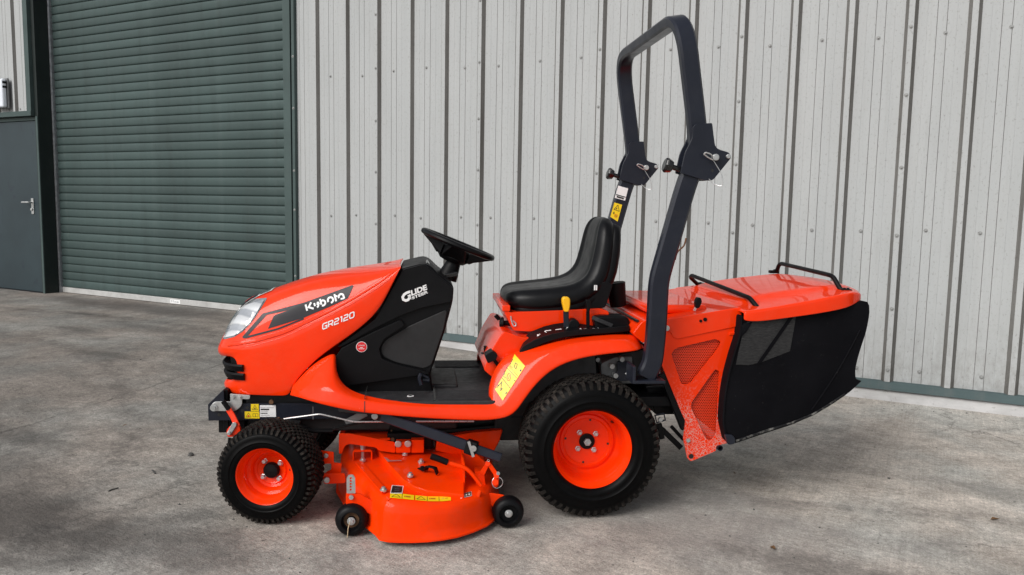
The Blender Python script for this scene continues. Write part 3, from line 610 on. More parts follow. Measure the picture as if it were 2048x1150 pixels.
g = G(); g.prism(round_poly([(-1.3947, -0.2500, 0.3076), (-1.3612, -0.2500, 0.3418), (-1.3526, -0.2500, 0.3371), (-1.3388, -0.2500, 0.3067), (-1.3580, -0.2500, 0.2814), (-1.3909, -0.2500, 0.2796)], .01), -.255, -.238); g.obj('lever_bracket', 'orange', MO, bevel=.002)
g = G(); a, b_ = Vector((-1.3817, -0.2600, 0.2987)), Vector((-1.3625, -0.2600, 0.3319)); t = (b_ - a).normalized(); nn = Vector((-t.z, 0, t.x)) * .0085; ring = []
for k in range(9): an = PI * k / 8; ring.append(b_ + nn * math.cos(an) + t * .0085 * math.sin(an))
for k in range(9): an = PI * k / 8; ring.append(a - nn * math.cos(an) - t * .0085 * math.sin(an))
g.prism([tuple(q) for q in ring], -.262, -.257); g.cyl((a.x, -.262, a.z), (a.x, -.272, a.z), .007, 8); g.obj('link_plate', 'zinc', MO, bevel=.001)
g = G(); g.cyl((-1.3833, -0.2500, 0.2748), (-1.3848, -0.2500, 0.2586), .006, 8); g.obj('pin', 'black', MO)
# label plate and warning stickers on the rail
def flat_quad(name, a, b_, c, d, y, mat, parent, t=.0008):
    g = G(); g.prism([a, b_, c, d], y - t, y); return g.obj(name, mat, parent, fixn=True)
ys = -.2066
o = flat_quad('data_label', (-1.2765, -0.2066, 0.3925), (-1.2161, -0.2066, 0.3918), (-1.2154, -0.2066, 0.3446), (-1.2768, -0.2066, 0.3455), ys, 'white', ch)
def lines(parent, items, mat, y, name='print'):
    g = G()
    for it in items: g.prism(list(it), y - .0004, y)
    return g.obj(name, mat, parent)
def warn_tri(c, s, up, y):
    # triangle outline of three bars round centre c (x,z), size s
    cx, cz = c; ptsn = [Vector((cx + s * math.sin(2 * PI * k / 3 + up), cz + s * math.cos(2 * PI * k / 3 + up))) for k in range(3)]
    out = []
    for k in range(3):
        a, b_ = ptsn[k], ptsn[(k + 1) % 3]; ai = a + (Vector(c) - a) * .17; bi = b_ + (Vector(c) - b_) * .17
        out.append([tuple(a), tuple(b_), tuple(bi), tuple(ai)])
    return out
def Rr(x0, x1, z0, z1): return [(x0, z0), (x1, z0), (x1, z1), (x0, z1)]
a0, a1 = (-1.2772, -0.2066, 0.3455), (-1.2147, -0.2066, 0.3918); bx, bz, bw, bh = a0[0], a0[2], a1[0] - a0[0], a1[2] - a0[2]
yp = ys - .0009
it = [Rr(bx + bw * u0, bx + bw * u1, bz + bh * v0, bz + bh * v1) for u0, u1, v0, v1 in ((.06, .58, .58, .70),)]
it += [Rr(bx + bw * (.06 + .035 * k), bx + bw * (.06 + .035 * k + .02), bz + bh * .26, bz + bh * .36) for k in range(12)]
lines(ch, it, 'ink', yp)
it = [Rr(bx + bw * (.05 + .045 * k), bx + bw * (.05 + .045 * k + .03), bz + bh * .77, bz + bh * .81) for k in range(18)] + [Rr(bx + bw * (.06 + .05 * k), bx + bw * (.06 + .05 * k + .03), bz + bh * .45, bz + bh * .49) for k in range(9)] + [Rr(bx + bw * (.06 + .05 * k), bx + bw * (.06 + .05 * k + .03), bz + bh * .11, bz + bh * .16) for k in range(11)]
lines(ch, it, 'grey_ink', yp)
flat_quad('warning_sticker', (-1.3103, -0.2066, 0.3976), (-1.2809, -0.2066, 0.3973), (-1.2809, -0.2066, 0.3691), (-1.3108, -0.2066, 0.3695), ys, 'yellow', ch)
flat_quad('warning_sticker', (-1.3344, -0.2066, 0.3679), (-1.2791, -0.2066, 0.3672), (-1.2787, -0.2066, 0.3394), (-1.3344, -0.2066, 0.3402), ys, 'yellow', ch)
c1 = (-1.2956, -0.2066, 0.3810); c2 = (-1.3200, -0.2066, 0.3513); c3 = (-1.2939, -0.2066, 0.3528)
it = warn_tri((c1[0], c1[2]), .0125, 0, yp) + warn_tri((c2[0], c2[2]), .0125, 0, yp) + [Rr(c1[0] - .004, c1[0] + .004, c1[2] - .004, c1[2] - .002), Rr(c1[0] - .0015, c1[0] + .0015, c1[2] - .004, c1[2] + .002)]
it += [Rr(c3[0] - .010, c3[0] - .009, c3[2] - .006, c3[2] + .006), Rr(c3[0] + .009, c3[0] + .010, c3[2] - .006, c3[2] + .006), Rr(c3[0] - .0005, c3[0] + .0005, c3[2] - .006, c3[2] + .005), Rr(c3[0] - .010, c3[0] + .010, c3[2] - .007, c3[2] - .006), Rr(c3[0] - .010, c3[0] + .010, c3[2] + .006, c3[2] + .007)]
lines(ch, it, 'ink', yp)
lines(ch, [[(c2[0] - .005, c2[2] - .004), (c2[0] + .005, c2[2] - .004), (c2[0] + .003, c2[2]), (c2[0], c2[2] + .003), (c2[0] - .003, c2[2])]], 'red_print', yp)
q = (-1.0733, -0.2066, 0.3588); lines(ch, [Rr(q[0] - .001, q[0] + .001, q[2] - .026, q[2] + .026)], 'grey_ink', ys)

# ---- decals that follow a curved panel
DG = None
def bvh(*objs):
    global DG
    bpy.context.view_layer.update(); DG = bpy.context.evaluated_depsgraph_get(); return [BVHTree.FromObject(o, DG) for o in objs]
def cast(trees, x, z, y0=-1.2):
    best = None
    for t in trees:
        h = t.ray_cast(Vector((x, y0, z)), Vector((0, 1, 0)), 3.0)
        if h[0] is not None and (best is None or h[0].y < best[0].y): best = h
    return best
def drape(name, polys, trees, mat, parent, off=.0016, step=.010, thick=0, label=None):
    bm = bmesh.new()
    for poly in polys:
        vs_ = [bm.verts.new((p[0], 0, p[-1])) for p in poly]
        try: bm.faces.new(vs_)
        except ValueError: pass
    bmesh.ops.triangulate(bm, faces=bm.faces[:])
    for _ in range(9):
        le = [e for e in bm.edges if e.calc_length() > step]
        if not le: break
        bmesh.ops.subdivide_edges(bm, edges=le, cuts=1); bmesh.ops.triangulate(bm, faces=bm.faces[:])
    last = None
    for v in bm.verts:
        h = cast(trees, v.co.x, v.co.z)
        if h is None: v.co.y = last if last is not None else -.25; continue
        n = h[1] if h[1].y < 0 else -h[1]; v.co = h[0] + n * off; last = v.co.y
    for f in bm.faces:
        f.normal_update()
        if f.normal.y > 0: f.normal_flip()
    me = bpy.data.meshes.new(name); bm.to_mesh(me); bm.free(); me.materials.append(M[mat]); me.polygons.foreach_set('use_smooth', [True] * len(me.polygons))
    o = link(bpy.data.objects.new(name, me), parent)
    if thick: so = o.modifiers.new('solid', 'SOLIDIFY'); so.thickness = thick; so.offset = 1
    if label: o['label'] = label
    return o
class Deco:
    def __init__(s, o, u, v, ul=1., vl=1.):
        # o, u, v: points (x,y,z); u reached at (ul,0), v at (0,vl)
        s.o = Vector((o[0], o[2])); s.u = (Vector((u[0], u[2])) - s.o) / ul; s.v = (Vector((v[0], v[2])) - s.o) / vl
    def __call__(s, a, b): q = s.o + s.u * a + s.v * b; return (q.x, q.y)
    def polys(s, ps): return [[s(a, b) for a, b in p] for p in ps]
def ribbon(pts, w, closed=False):
    P_ = [Vector(p) for p in pts]; n = len(P_); L, Rt = [], []
    for i in range(n):
        d0 = (P_[i] - P_[i - 1]).normalized() if (i > 0 or closed) else (P_[1] - P_[0]).normalized()
        d1 = (P_[(i + 1) % n] - P_[i]).normalized() if (i < n - 1 or closed) else d0
        n0 = Vector((-d0.y, d0.x)); n1 = Vector((-d1.y, d1.x)); m = (n0 + n1); m = m.normalized() if m.length > .1 else n0; k = w / 2 / max(.5, m.dot(n1))
        L.append(P_[i] + m * k); Rt.append(P_[i] - m * k)
    return [[tuple(L[i]), tuple(L[(i + 1) % n]), tuple(Rt[(i + 1) % n]), tuple(Rt[i])] for i in range(n if closed else n - 1)]
def arc(cx, cy, r, a0, a1, n=8): return [(cx + r * math.cos(math.radians(a0 + (a1 - a0) * k / n)), cy + r * math.sin(math.radians(a0 + (a1 - a0) * k / n))) for k in range(n + 1)]
def font_polys(body, bold=.02, shear=0):
    cu = bpy.data.curves.new('t', 'FONT'); cu.body = body; cu.size = 1; cu.offset = bold; cu.shear = shear; cu.resolution_u = 4; cu.fill_mode = 'FRONT'
    o = link(bpy.data.objects.new('t', cu)); bpy.context.view_layer.update()
    me = o.evaluated_get(bpy.context.evaluated_depsgraph_get()).to_mesh(); ps = [[(me.vertices[i].co.x, me.vertices[i].co.y) for i in p.vertices] for p in me.polygons]
    bpy.data.objects.remove(o); bpy.data.curves.remove(cu)
    xs_ = [v[0] for p in ps for v in p]; ys_ = [v[1] for p in ps for v in p]; x0, x1, y0, y1 = min(xs_), max(xs_), min(ys_), max(ys_)
    return [[((x - x0) / (x1 - x0), (y - y0) / (y1 - y0)) for x, y in p] for p in ps]

# ---- hood
def lerp(a, b, t): return tuple(a[i] + (b[i] - a[i]) * t for i in range(3))
#        bottom               groove               shoulder             top centre
cols = [
 [(-1.4438, 0.0000, 0.3970), (-1.4841, 0.0000, 0.5827), (-1.4281, 0.0000, 0.7000), (-1.3782, 0.0000, 0.7644)],
 [(-1.4243, -0.0900, 0.4168), (-1.4627, -0.0900, 0.5992), (-1.4028, -0.0750, 0.7210), (-1.3551, 0.0000, 0.7822)],
 [(-1.4029, -0.1550, 0.4290), (-1.4409, -0.1500, 0.6118), (-1.3500, -0.1250, 0.7675), (-1.3246, 0.0000, 0.8001)],
 [(-1.3570, -0.2000, 0.4329), (-1.3853, -0.1950, 0.6263), (-1.2755, -0.1500, 0.8034), (-1.2835, 0.0000, 0.8189)],
 [(-1.2752, -0.2220, 0.4334), (-1.2914, -0.2200, 0.6449), (-1.1899, -0.1680, 0.8381), (-1.1971, 0.0000, 0.8515)],
 [(-1.1840, -0.2350, 0.4323), (-1.2044, -0.2320, 0.6723), (-1.1142, -0.1760, 0.8635), (-1.1104, 0.0000, 0.8791)],
 [(-1.1590, -0.2360, 0.4364), (-1.1810, -0.2340, 0.6806), (-1.0943, -0.1780, 0.8694), (-1.0855, 0.0000, 0.8852)],
 [(-1.1443, -0.2380, 0.4723), (-1.1536, -0.2360, 0.6920), (-1.0706, -0.1800, 0.8754), (-1.0648, 0.0000, 0.8913)],
 [(-1.1227, -0.2400, 0.5065), (-1.0834, -0.2400, 0.7261), (-1.0113, -0.1830, 0.8881), (-1.0067, 0.0000, 0.9036)],
 [(-1.0517, -0.2440, 0.5843), (-0.9976, -0.2440, 0.7689), (-0.9361, -0.1870, 0.8994), (-0.9317, 0.0000, 0.9203)],
 [(-0.9592, -0.2470, 0.6487), (-0.9118, -0.2470, 0.8164), (-0.8647, -0.1920, 0.9124), (-0.8605, 0.0000, 0.9285)],
 [(-0.8261, -0.2490, 0.7467), (-0.8104, -0.2490, 0.8807), (-0.7930, -0.2000, 0.9289), (-0.7958, 0.0000, 0.9342)],
 [(-0.7729, -0.2490, 0.8506), (-0.7574, -0.2480, 0.9222), (-0.7477, -0.2050, 0.9410), (-0.7511, 0.0000, 0.9380)],
 [(-0.7339, -0.2480, 0.9319), (-0.7309, -0.2450, 0.9428), (-0.7310, -0.2050, 0.9459), (-0.7351, 0.0000, 0.9381)]]
rows = [[] for _ in range(12)]
for ci, (b_, gr_, sh, tp) in enumerate(cols):
    gy = Vector(gr_)
    nose = ci <= 3
    rows[0].append(b_)
    if nose:
        chin = [(-1.4644, 0.0000, 0.4317), (-1.4456, -0.0850, 0.4495), (-1.4201, -0.1520, 0.4630), (-1.3612, -0.2060, 0.4701)][ci]
        ob = [(-1.4509, 0.0000, 0.4540), (-1.4327, -0.0800, 0.4717), (-1.4095, -0.1420, 0.4829), (-1.3629, -0.2030, 0.4938)][ci]
        ot = [(-1.4621, -0.0000, 0.5459), (-1.4433, -0.0850, 0.5624), (-1.4193, -0.1460, 0.5734), (-1.3612, -0.2030, 0.5842)][ci]
        lp = [(-1.4781, 0.0000, 0.5571), (-1.4577, -0.0900, 0.5742), (-1.4329, -0.1530, 0.5854), (-1.3727, -0.2020, 0.5986)][ci]
        rows[1].append(chin); rows[2].append(ob); rows[3].append(ot); rows[4].append(lp)
    else:
        for r_, f in ((1, .21), (2, .31), (3, .77), (4, .87)):
            q = Vector(lerp(b_, gr_, f)); q.y -= .006 * math.sin(PI * f); rows[r_].append(tuple(q))
    q = Vector(lerp(b_, gr_, .955)); rows[5].append(tuple(q))
    up = (Vector(sh) - gy)
    q = gy + up * .05; q.y += .004 * min(1, ci / 4); rows[6].append(tuple(q))
    q = gy + up * .5; q.y -= .012 if ci > 1 else 0; rows[7].append(tuple(q))
    q = gy + up * .85; q.y -= .008 if ci > 1 else 0; rows[8].append(tuple(q))
    q = Vector(lerp(sh, tp, .10)); rows[9].append(tuple(q))
    q = Vector(lerp(sh, tp, .5)); q.z += .006; rows[10].append(tuple(q))
    rows[11].append(tp)
for r_ in rows: r_[0] = (r_[0][0], 0.0, r_[0][2])
rows[11] = [(v[0], 0.0, v[2]) for v in rows[11]]
g = G(); k = len(rows[0]); g.v = [v for r_ in rows for v in r_]
for i in range(11):
    for j in range(k - 1):
        if i == 2 and j < 3: continue
        g.f.append([i * k + j, i * k + j + 1, (i + 1) * k + j + 1, (i + 1) * k + j]); g.mi.append(0)
g.mirror(); hood = g.obj('hood', 'orange', MO, sub=3, solid=.006, weld=1e-4)
HB = bvh(hood)
# groove lip line under the stripe
gl = [c[1] for c in cols[2:]]
g = G(); pts = []
for q in gl[:-1]:
    h = cast(HB, q[0], q[2]); pts.append(tuple(h[0] + Vector((0, .0005, 0))) if h else q)
sp = []
for i in range(len(pts) - 1):
    for t in range(4): 
        x = lerp(pts[i], pts[i + 1], t / 4); h = cast(HB, x[0], x[2]); sp.append(tuple(h[0]) if h else x)
sp.append(pts[-1]); g.tube(sp[3:], .0045, 8); g.obj('trim_ridge', 'orange', hood)
for dz in (-.014, .012):
    g = G(); q2 = []
    for x in sp[4:-1]:
        h = cast(HB, x[0], x[2] + dz)
        if h: q2.append(tuple(h[0]))
    g.tube(q2, .0016, 6); g.obj('trim_ridge', 'orange', hood)
# stripe graphic
def drap_px(name, polys, mat, off, **kw): return drape(name, polys, HB, mat, hood, off, **kw)
yb = -.23
drap_px('stripe_decal', [[(-1.2104, -0.2300, 0.7500), (-1.1588, -0.2300, 0.7689), (-1.0995, -0.2300, 0.7995), (-0.9166, -0.2300, 0.8678), (-0.9122, -0.2300, 0.8642), (-0.9332, -0.2300, 0.8177), (-0.9989, -0.2300, 0.7869), (-1.1031, -0.2300, 0.7409), (-1.2396, -0.2300, 0.6958), (-1.2193, -0.2300, 0.7430)]], 'stripe', .0015)
drap_px('stripe_decal', [[(-1.0995, -0.2300, 0.7995), (-1.1588, -0.2300, 0.7689), (-1.2470, -0.2300, 0.7475), (-1.2630, -0.2300, 0.7521)], [(-1.2630, -0.2300, 0.7521), (-1.2470, -0.2300, 0.7475), (-1.2559, -0.2300, 0.7369), (-1.3184, -0.2300, 0.6661), (-1.3258, -0.2300, 0.6557), (-1.3375, -0.2300, 0.6558), (-1.3409, -0.2300, 0.6609)], [(-1.3184, -0.2300, 0.6661), (-1.2008, -0.2300, 0.7003), (-1.1031, -0.2300, 0.7409), (-1.1002, -0.2300, 0.7354), (-1.1979, -0.2300, 0.6942), (-1.3258, -0.2300, 0.6557)]], 'stripe', .0015)
dk = Deco((-1.0920, -0.2300, 0.7667), (-0.9428, -0.2300, 0.8175), (-1.0988, -0.2300, 0.7898), 6.4, 1.0)
W_ = .29; K = []
K += ribbon([(.15, 0), (.15, 1)], W_); K += ribbon([(1.08, 1.04), (.50, .46), (1.22, 0)], W_)
K += ribbon([(1.52, .80), (1.52, .30)], W_); K += ribbon([(2.08, .82), (2.08, .40)] + arc(1.70, .40, .38, 0, -78, 6), W_)
K += ribbon([(2.55, 1.12), (2.55, .22)], W_); K += ribbon([(2.55, .70)] + arc(2.82, .40, .40, 80, -125, 12), W_)
K += ribbon(arc(4.10, .46, .42, 205, -95, 18), W_)
K += ribbon([(4.92, 1.14), (4.92, 0)], W_); K += ribbon([(4.92, .74), (5.32, .74)], W_ * .9)
K += ribbon(arc(5.86, .44, .40, 195, 20, 12) + [(6.26, .02)], W_); K += ribbon([(6.26, .10), (5.86, .10), (5.70, .18)], W_ * .9)
drap_px('lettering', dk.polys(K), 'white', .0030, step=.009)
dg = Deco((-1.0288, -0.2300, 0.6967), (-0.9007, -0.2300, 0.7494), (-1.0315, -0.2300, 0.7198), 5.55, 1.0)
GL = {'G': ([[(.82, .86), (.82, 1), (.16, 1), (0, .84), (0, .16), (.16, 0), (.80, 0), (.80, .46), (.42, .46)]], .97), 'R': ([[(0, 0), (0, 1), (.68, 1), (.82, .88), (.82, .58), (.68, .44), (.12, .44)], [(.42, .44), (.84, 0)]], .97),
      '2': ([[(.02, 1), (.68, 1), (.80, .88), (.80, .64), (.68, .50), (.14, .50), (0, .36), (0, 0), (.84, 0)]], .97), '1': ([[(.0, .98), (.28, .98), (.28, 0)]], .58), '0': ([[(.16, 0), (0, .16), (0, .84), (.16, 1), (.68, 1), (.84, .84), (.84, .16), (.68, 0)]], .97)}
x = .05; K = []
for chh in 'GR2120':
    for st in GL[chh][0]: K += ribbon([(x + a * .84 + .10 * b_, b_ * .84 + .08) for a, b_ in st], .185, chh == '0')
    x += GL[chh][1]
drap_px('lettering', dg.polys(K), 'white', .0018, step=.009)
# headlamps, both sides: lens, dark bezel
lensp = [(-1.4316, -0.1500, 0.6381), (-1.4257, -0.1500, 0.6769), (-1.4148, -0.1500, 0.7049), (-1.3963, -0.1500, 0.7359), (-1.3720, -0.1500, 0.7669), (-1.3389, -0.1500, 0.7886), (-1.2970, -0.1500, 0.7996), (-1.2551, -0.1500, 0.8069), (-1.2539, -0.1500, 0.8019), (-1.2736, -0.1500, 0.7671), (-1.2921, -0.1500, 0.7360), (-1.3134, -0.1500, 0.7080), (-1.3408, -0.1500, 0.6799), (-1.3740, -0.1500, 0.6582)]
lc = Vector((sum(p[0] for p in lensp) / len(lensp), 0, sum(p[2] for p in lensp) / len(lensp)))
inn = [tuple(lc + (Vector((p[0], 0, p[2])) - lc) * f) for p, f in zip(lensp, [.92, .82, .76, .73, .72, .72, .76, .88, .91, .92, .94, .94, .94, .94])]
bz = drape('headlight_bezel', [lensp], HB, 'bezel', hood, .002, step=.016); ln = drape('headlight_lens', [inn], HB, 'lens', hood, .005, step=.014)
for o in (bz, ln):
    me = o.data.copy(); c = bpy.data.objects.new(o.name.split('.')[0], me); link(c, hood)
    for v in me.vertices: v.co.y = -v.co.y
    me.flip_normals()
# bonnet badge on the nose top
bp = [(-1.3796, -0.0600, 0.7669), (-1.3603, -0.0600, 0.7883), (-1.3023, -0.0600, 0.8155), (-1.2312, -0.0600, 0.8438), (-1.2405, -0.0600, 0.8387), (-1.2577, -0.0600, 0.8189), (-1.3025, -0.0600, 0.8012), (-1.3519, -0.0600, 0.7804)]
def topcast(x, y):
    h = HB[0].ray_cast(Vector((x, y, 2)), Vector((0, 0, -1)), 3); return h
def top_patch(name, xs_, ys_, mat, off):
    rows_ = []
    for x in xs_:
        r_ = []
        for y in ys_:
            h = topcast(x, y); r_.append(tuple(h[0] + h[1] * (off if h[1].z > 0 else -off)) if h[0] else (x, y, .7))
        rows_.append(r_)
    g = G(); g.grid(rows_); o = g.obj(name, mat, hood, autos=False); return o
bx0, bx1 = (-1.3819, 0.0000, 0.7630)[0], (-1.2480, 0.0000, 0.8332)[0]
yy = [-.075 + .025 * i for i in range(7)]
top_patch('badge', [bx0 + (bx1 - bx0) * i / 8 for i in range(9)], yy, 'white', .003)
top_patch('badge_panel', [bx0 + (bx1 - bx0) * (.06 + .50 * i / 6) for i in range(7)], [y * .86 for y in yy], 'stripe', .0045)
top_patch('badge_panel', [bx0 + (bx1 - bx0) * (.16 + .26 * i / 5) for i in range(6)], [y * .45 for y in yy], 'red_print', .006)
top_patch('badge_panel', [bx0 + (bx1 - bx0) * (.62 + .32 * i / 5) for i in range(6)], [y * .84 for y in yy], 'bezel', .0045)
# front grille behind the opening
g = G(); xb = (-1.3931, -0.1000, 0.5176)[0] + .02; z0, z1 = (-1.4100, -0.1000, 0.4635)[2], (-1.4078, -0.1000, 0.5759)[2]; g.box(xb, xb + .05, -.185, .185, z0 - .02, z1 + .02); g.obj('grille_back', 'dark', MO)
for c in ((-1.4410, -0.0900, 0.5392), (-1.4369, -0.0900, 0.5049)):
    g = G()
    path = []
    for y, dx in ((-.196, .095), (-.186, .055), (-.165, .028), (-.13, .010), (-.09, .0), (0, -.006), (.09, 0), (.13, .010), (.165, .028), (.186, .055), (.196, .095)): path.append((c[0] + .030 + dx * .85, y, c[2]))
    g.sweep(path, [(-.030, -.010), (-.024, -.017), (.03, -.006), (.03, .010), (-.022, .011)], up=(1, 0, 0)); g.obj('grille_louver', 'black', MO, smooth=30, fixn=True)
g = G(); c = (-1.4317, -0.1000, 0.5678)
path = []
for y, dx in ((-.192, .095), (-.165, .03), (-.09, .006), (0, 0), (.09, .006), (.165, .03), (.192, .095)): path.append((c[0] + .035 + dx * .8, y, c[2] - .006))
g.sweep(path, [(-.02, -.014), (.04, -.01), (.04, .012), (-.02, .010)], up=(1, 0, 0)); g.obj('grille_louver', 'black', MO)

# ---- dash cowl
low = [(-0.7290, -0.2220, 0.9345), (-0.6300, -0.2220, 0.9593), (-0.5819, -0.2220, 0.9131), (-0.5230, -0.2220, 0.8690), (-0.5265, -0.2220, 0.8082), (-0.5576, -0.2220, 0.6858), (-0.6034, -0.2220, 0.5446), (-0.6145, -0.2220, 0.5174), (-.60, 0, .43), (-.93, 0, .43), (-1.0, 0, .50), (-0.9618, -0.2220, 0.6297), (-0.8276, -0.2220, 0.7363)]
g = G(); g.prism(round_poly(low, [.004, .03, .01, .02, .02, .03, .04, .02, .0, .0, .02, .01, .01]), -.222, .222); cowl = g.obj('dash_cowl', 'black', MO, bevel=.014, seg=4)
upp = [(-0.7232, -0.2340, 0.9308), (-0.6396, -0.2340, 0.9538), (-0.5885, -0.2340, 0.9101), (-0.5258, -0.2340, 0.8614), (-0.5333, -0.2340, 0.8064), (-0.6450, -0.2340, 0.7835), (-0.7322, -0.2340, 0.7510), (-0.8348, -0.2340, 0.6994), (-0.9528, -0.2340, 0.6319), (-0.9778, -0.2340, 0.6239), (-0.8269, -0.2340, 0.7381)]
g = G(); g.prism(round_poly(upp, .012), -.236, .236); g.obj('cowl_shoulder', 'black', cowl, bevel=.012, seg=4)
pan = [(-0.8100, -0.2260, 0.6202), (-0.7918, -0.2260, 0.6526), (-0.7005, -0.2260, 0.7069), (-0.5472, -0.2260, 0.7761), (-0.5626, -0.2260, 0.6946), (-0.6099, -0.2260, 0.5512), (-0.6397, -0.2260, 0.5374), (-0.7480, -0.2260, 0.5627), (-0.8013, -0.2260, 0.5875)]
g = G(); g.prism(round_poly(pan, .02), -.227, -.2215); g.obj('cowl_inset', 'dark', cowl, bevel=.003)
base = [(-0.9585, -0.2400, 0.6233), (-0.8345, -0.2400, 0.6875), (-0.7281, -0.2400, 0.7358), (-0.7146, -0.2400, 0.7132), (-0.7951, -0.2400, 0.6599), (-0.8141, -0.2400, 0.6203), (-0.8030, -0.2400, 0.5822), (-0.7475, -0.2400, 0.5591), (-0.6397, -0.2400, 0.5322), (-0.6148, -0.2400, 0.5213), (-0.9050, -0.2500, 0.4794), (-0.9599, -0.2500, 0.4718), (-0.9877, -0.2500, 0.5303), (-0.9826, -0.2500, 0.5867)]
g = G(); g.prism(round_poly(base, .010), -.246, -.2225); g.obj('cowl_base', 'black', cowl, bevel=.008, seg=3)
CB = bvh(*[o for o in cowl.children] + [cowl])
dc = (-0.8808, -0.2460, 0.6298)
drape('danger_sticker', [[(dc[0] + .0210 * math.cos(2 * PI * k / 28), dc[2] + .0210 * math.sin(2 * PI * k / 28)) for k in range(28)]], CB, 'white', cowl, .001)
drape('danger_sticker', [[(dc[0] + .0192 * math.cos(2 * PI * k / 28), dc[2] + .0192 * math.sin(2 * PI * k / 28)) for k in range(28)]], CB, 'red_print', cowl, .0018)
dd = Deco((dc[0], 0, dc[2]), (dc[0] + 1, 0, dc[2]), (dc[0], 0, dc[2] + 1))
t_ = [[(-.0125 + .025 * a, .0035 + .0048 * b_) for a, b_ in p] for p in font_polys('DANGER', .0)] + [Rr(-.005, .005, -.0035, -.0015), Rr(-.011, -.004, -.0085, -.0065), Rr(-.003, .004, -.0085, -.0065), Rr(.005, .011, -.0085, -.0065)]
drape('lettering', dd.polys(t_), CB, 'white', cowl, .0026, step=.03)
yg = -.236
dl = Deco((-0.6886, -0.2360, 0.8291), (-0.6277, -0.2360, 0.8540), (-0.6925, -0.2360, 0.8499)); ds = Deco((-0.6859, -0.2360, 0.8144), (-0.6245, -0.2360, 0.8404), (-0.6876, -0.2360, 0.8260)); d1 = Deco((-0.7721, -0.2360, 0.9296), (-0.6379, -0.2360, 0.9307), (-0.7719, -0.2360, 0.7936), 1000, 1000)
t_ = dl.polys(font_polys('LIDE', .045)) + ds.polys(font_polys('STEER', .03)) + d1.polys(ribbon([(580, 622), (480, 655), (405, 705), (365, 780), (385, 850), (455, 880), (525, 855), (560, 800), (556, 760)], 74)) + d1.polys([[(495, 735), (590, 690), (618, 855)]])
drape('lettering', t_, CB, 'white', cowl, .0015, step=.03)
# column boot, switch stalk, steering wheel
g = G(); a, b_ = Vector((-0.5448, 0.0000, 0.8756)), Vector((-0.5148, 0.0000, 0.9452)); g.cyl(a, b_, .045, 20, .030); g.cyl(b_, b_ + (b_ - a).normalized() * .03, .032, 20, .030); g.obj('steering_column', 'black', MO, bevel=.004)
g = G(); g.sweep([(-0.5516, -0.0500, 0.8905), (-0.5013, -0.0500, 0.9010)], rect(.018, .011, .004), (0, 1, 0)); g.sweep([(-0.6301, -0.1000, 0.9543), (-0.5954, -0.1000, 0.9123)], rect(.07, .004, .002), (0, 1, 0)); g.obj('switch_stalk', 'black_gloss', MO, bevel=.002)
sa, sb_ = Vector((-0.6519, 0.0000, 1.0806)), Vector((-0.3447, 0.0000, 0.9596)); sc_ = (sa + sb_) / 2; ex_ = (sb_ - sa).normalized(); ez_ = Vector((-ex_.z, 0, ex_.x)); Rw = (sb_ - sa).length / 2 - .012
sw = G()
ring = [sc_ + ex_ * (Rw * math.cos(2 * PI * k / 64)) + Vector((0, Rw * math.sin(2 * PI * k / 64), 0)) for k in range(64)]
sw.sweep(ring, [(.0125 * math.cos(2 * PI * i / 10), .0125 * math.sin(2 * PI * i / 10)) for i in range(10)], tuple(ez_), True)
swo = sw.obj('steering_wheel', 'vinyl', MO, fixn=True)
g = G(); prof = [(.0001, -.005), (.045, -.007), (.062, -.014), (.070, -.030), (.066, -.062), (.052, -.076), (.034, -.080), (.0001, -.080)]
g.lathe(prof, n=32, axis='z'); Rm = Matrix((ex_, Vector((0, 1, 0)), ez_)).transposed(); g.v = [tuple(sc_ + Rm @ Vector(v)) for v in g.v]; g.obj('hub', 'black', swo)
for t in (35, 145, 270, 180 + 0, 0):
    g = G(); t = math.radians(t); d = ex_ * math.cos(t) + Vector((0, math.sin(t), 0)); s2 = ez_.cross(d)
    r0, r1 = .055, Rw; wa, wb = .052, .030
    q = [sc_ + d * r0 + s2 * wa - ez_ * .018, sc_ + d * r0 - s2 * wa - ez_ * .018, sc_ + d * r0 - s2 * wa - ez_ * .064, sc_ + d * r0 + s2 * wa - ez_ * .064, sc_ + d * r1 + s2 * wb + ez_ * .003, sc_ + d * r1 - s2 * wb + ez_ * .003, sc_ + d * r1 - s2 * wb - ez_ * .012, sc_ + d * r1 + s2 * wb - ez_ * .012]
    g.add([tuple(v) for v in q], [(0, 1, 2, 3), (4, 7, 6, 5), (0, 4, 5, 1), (1, 5, 6, 2), (2, 6, 7, 3), (3, 7, 4, 0)]); g.obj('spoke', 'black', swo, bevel=.005)

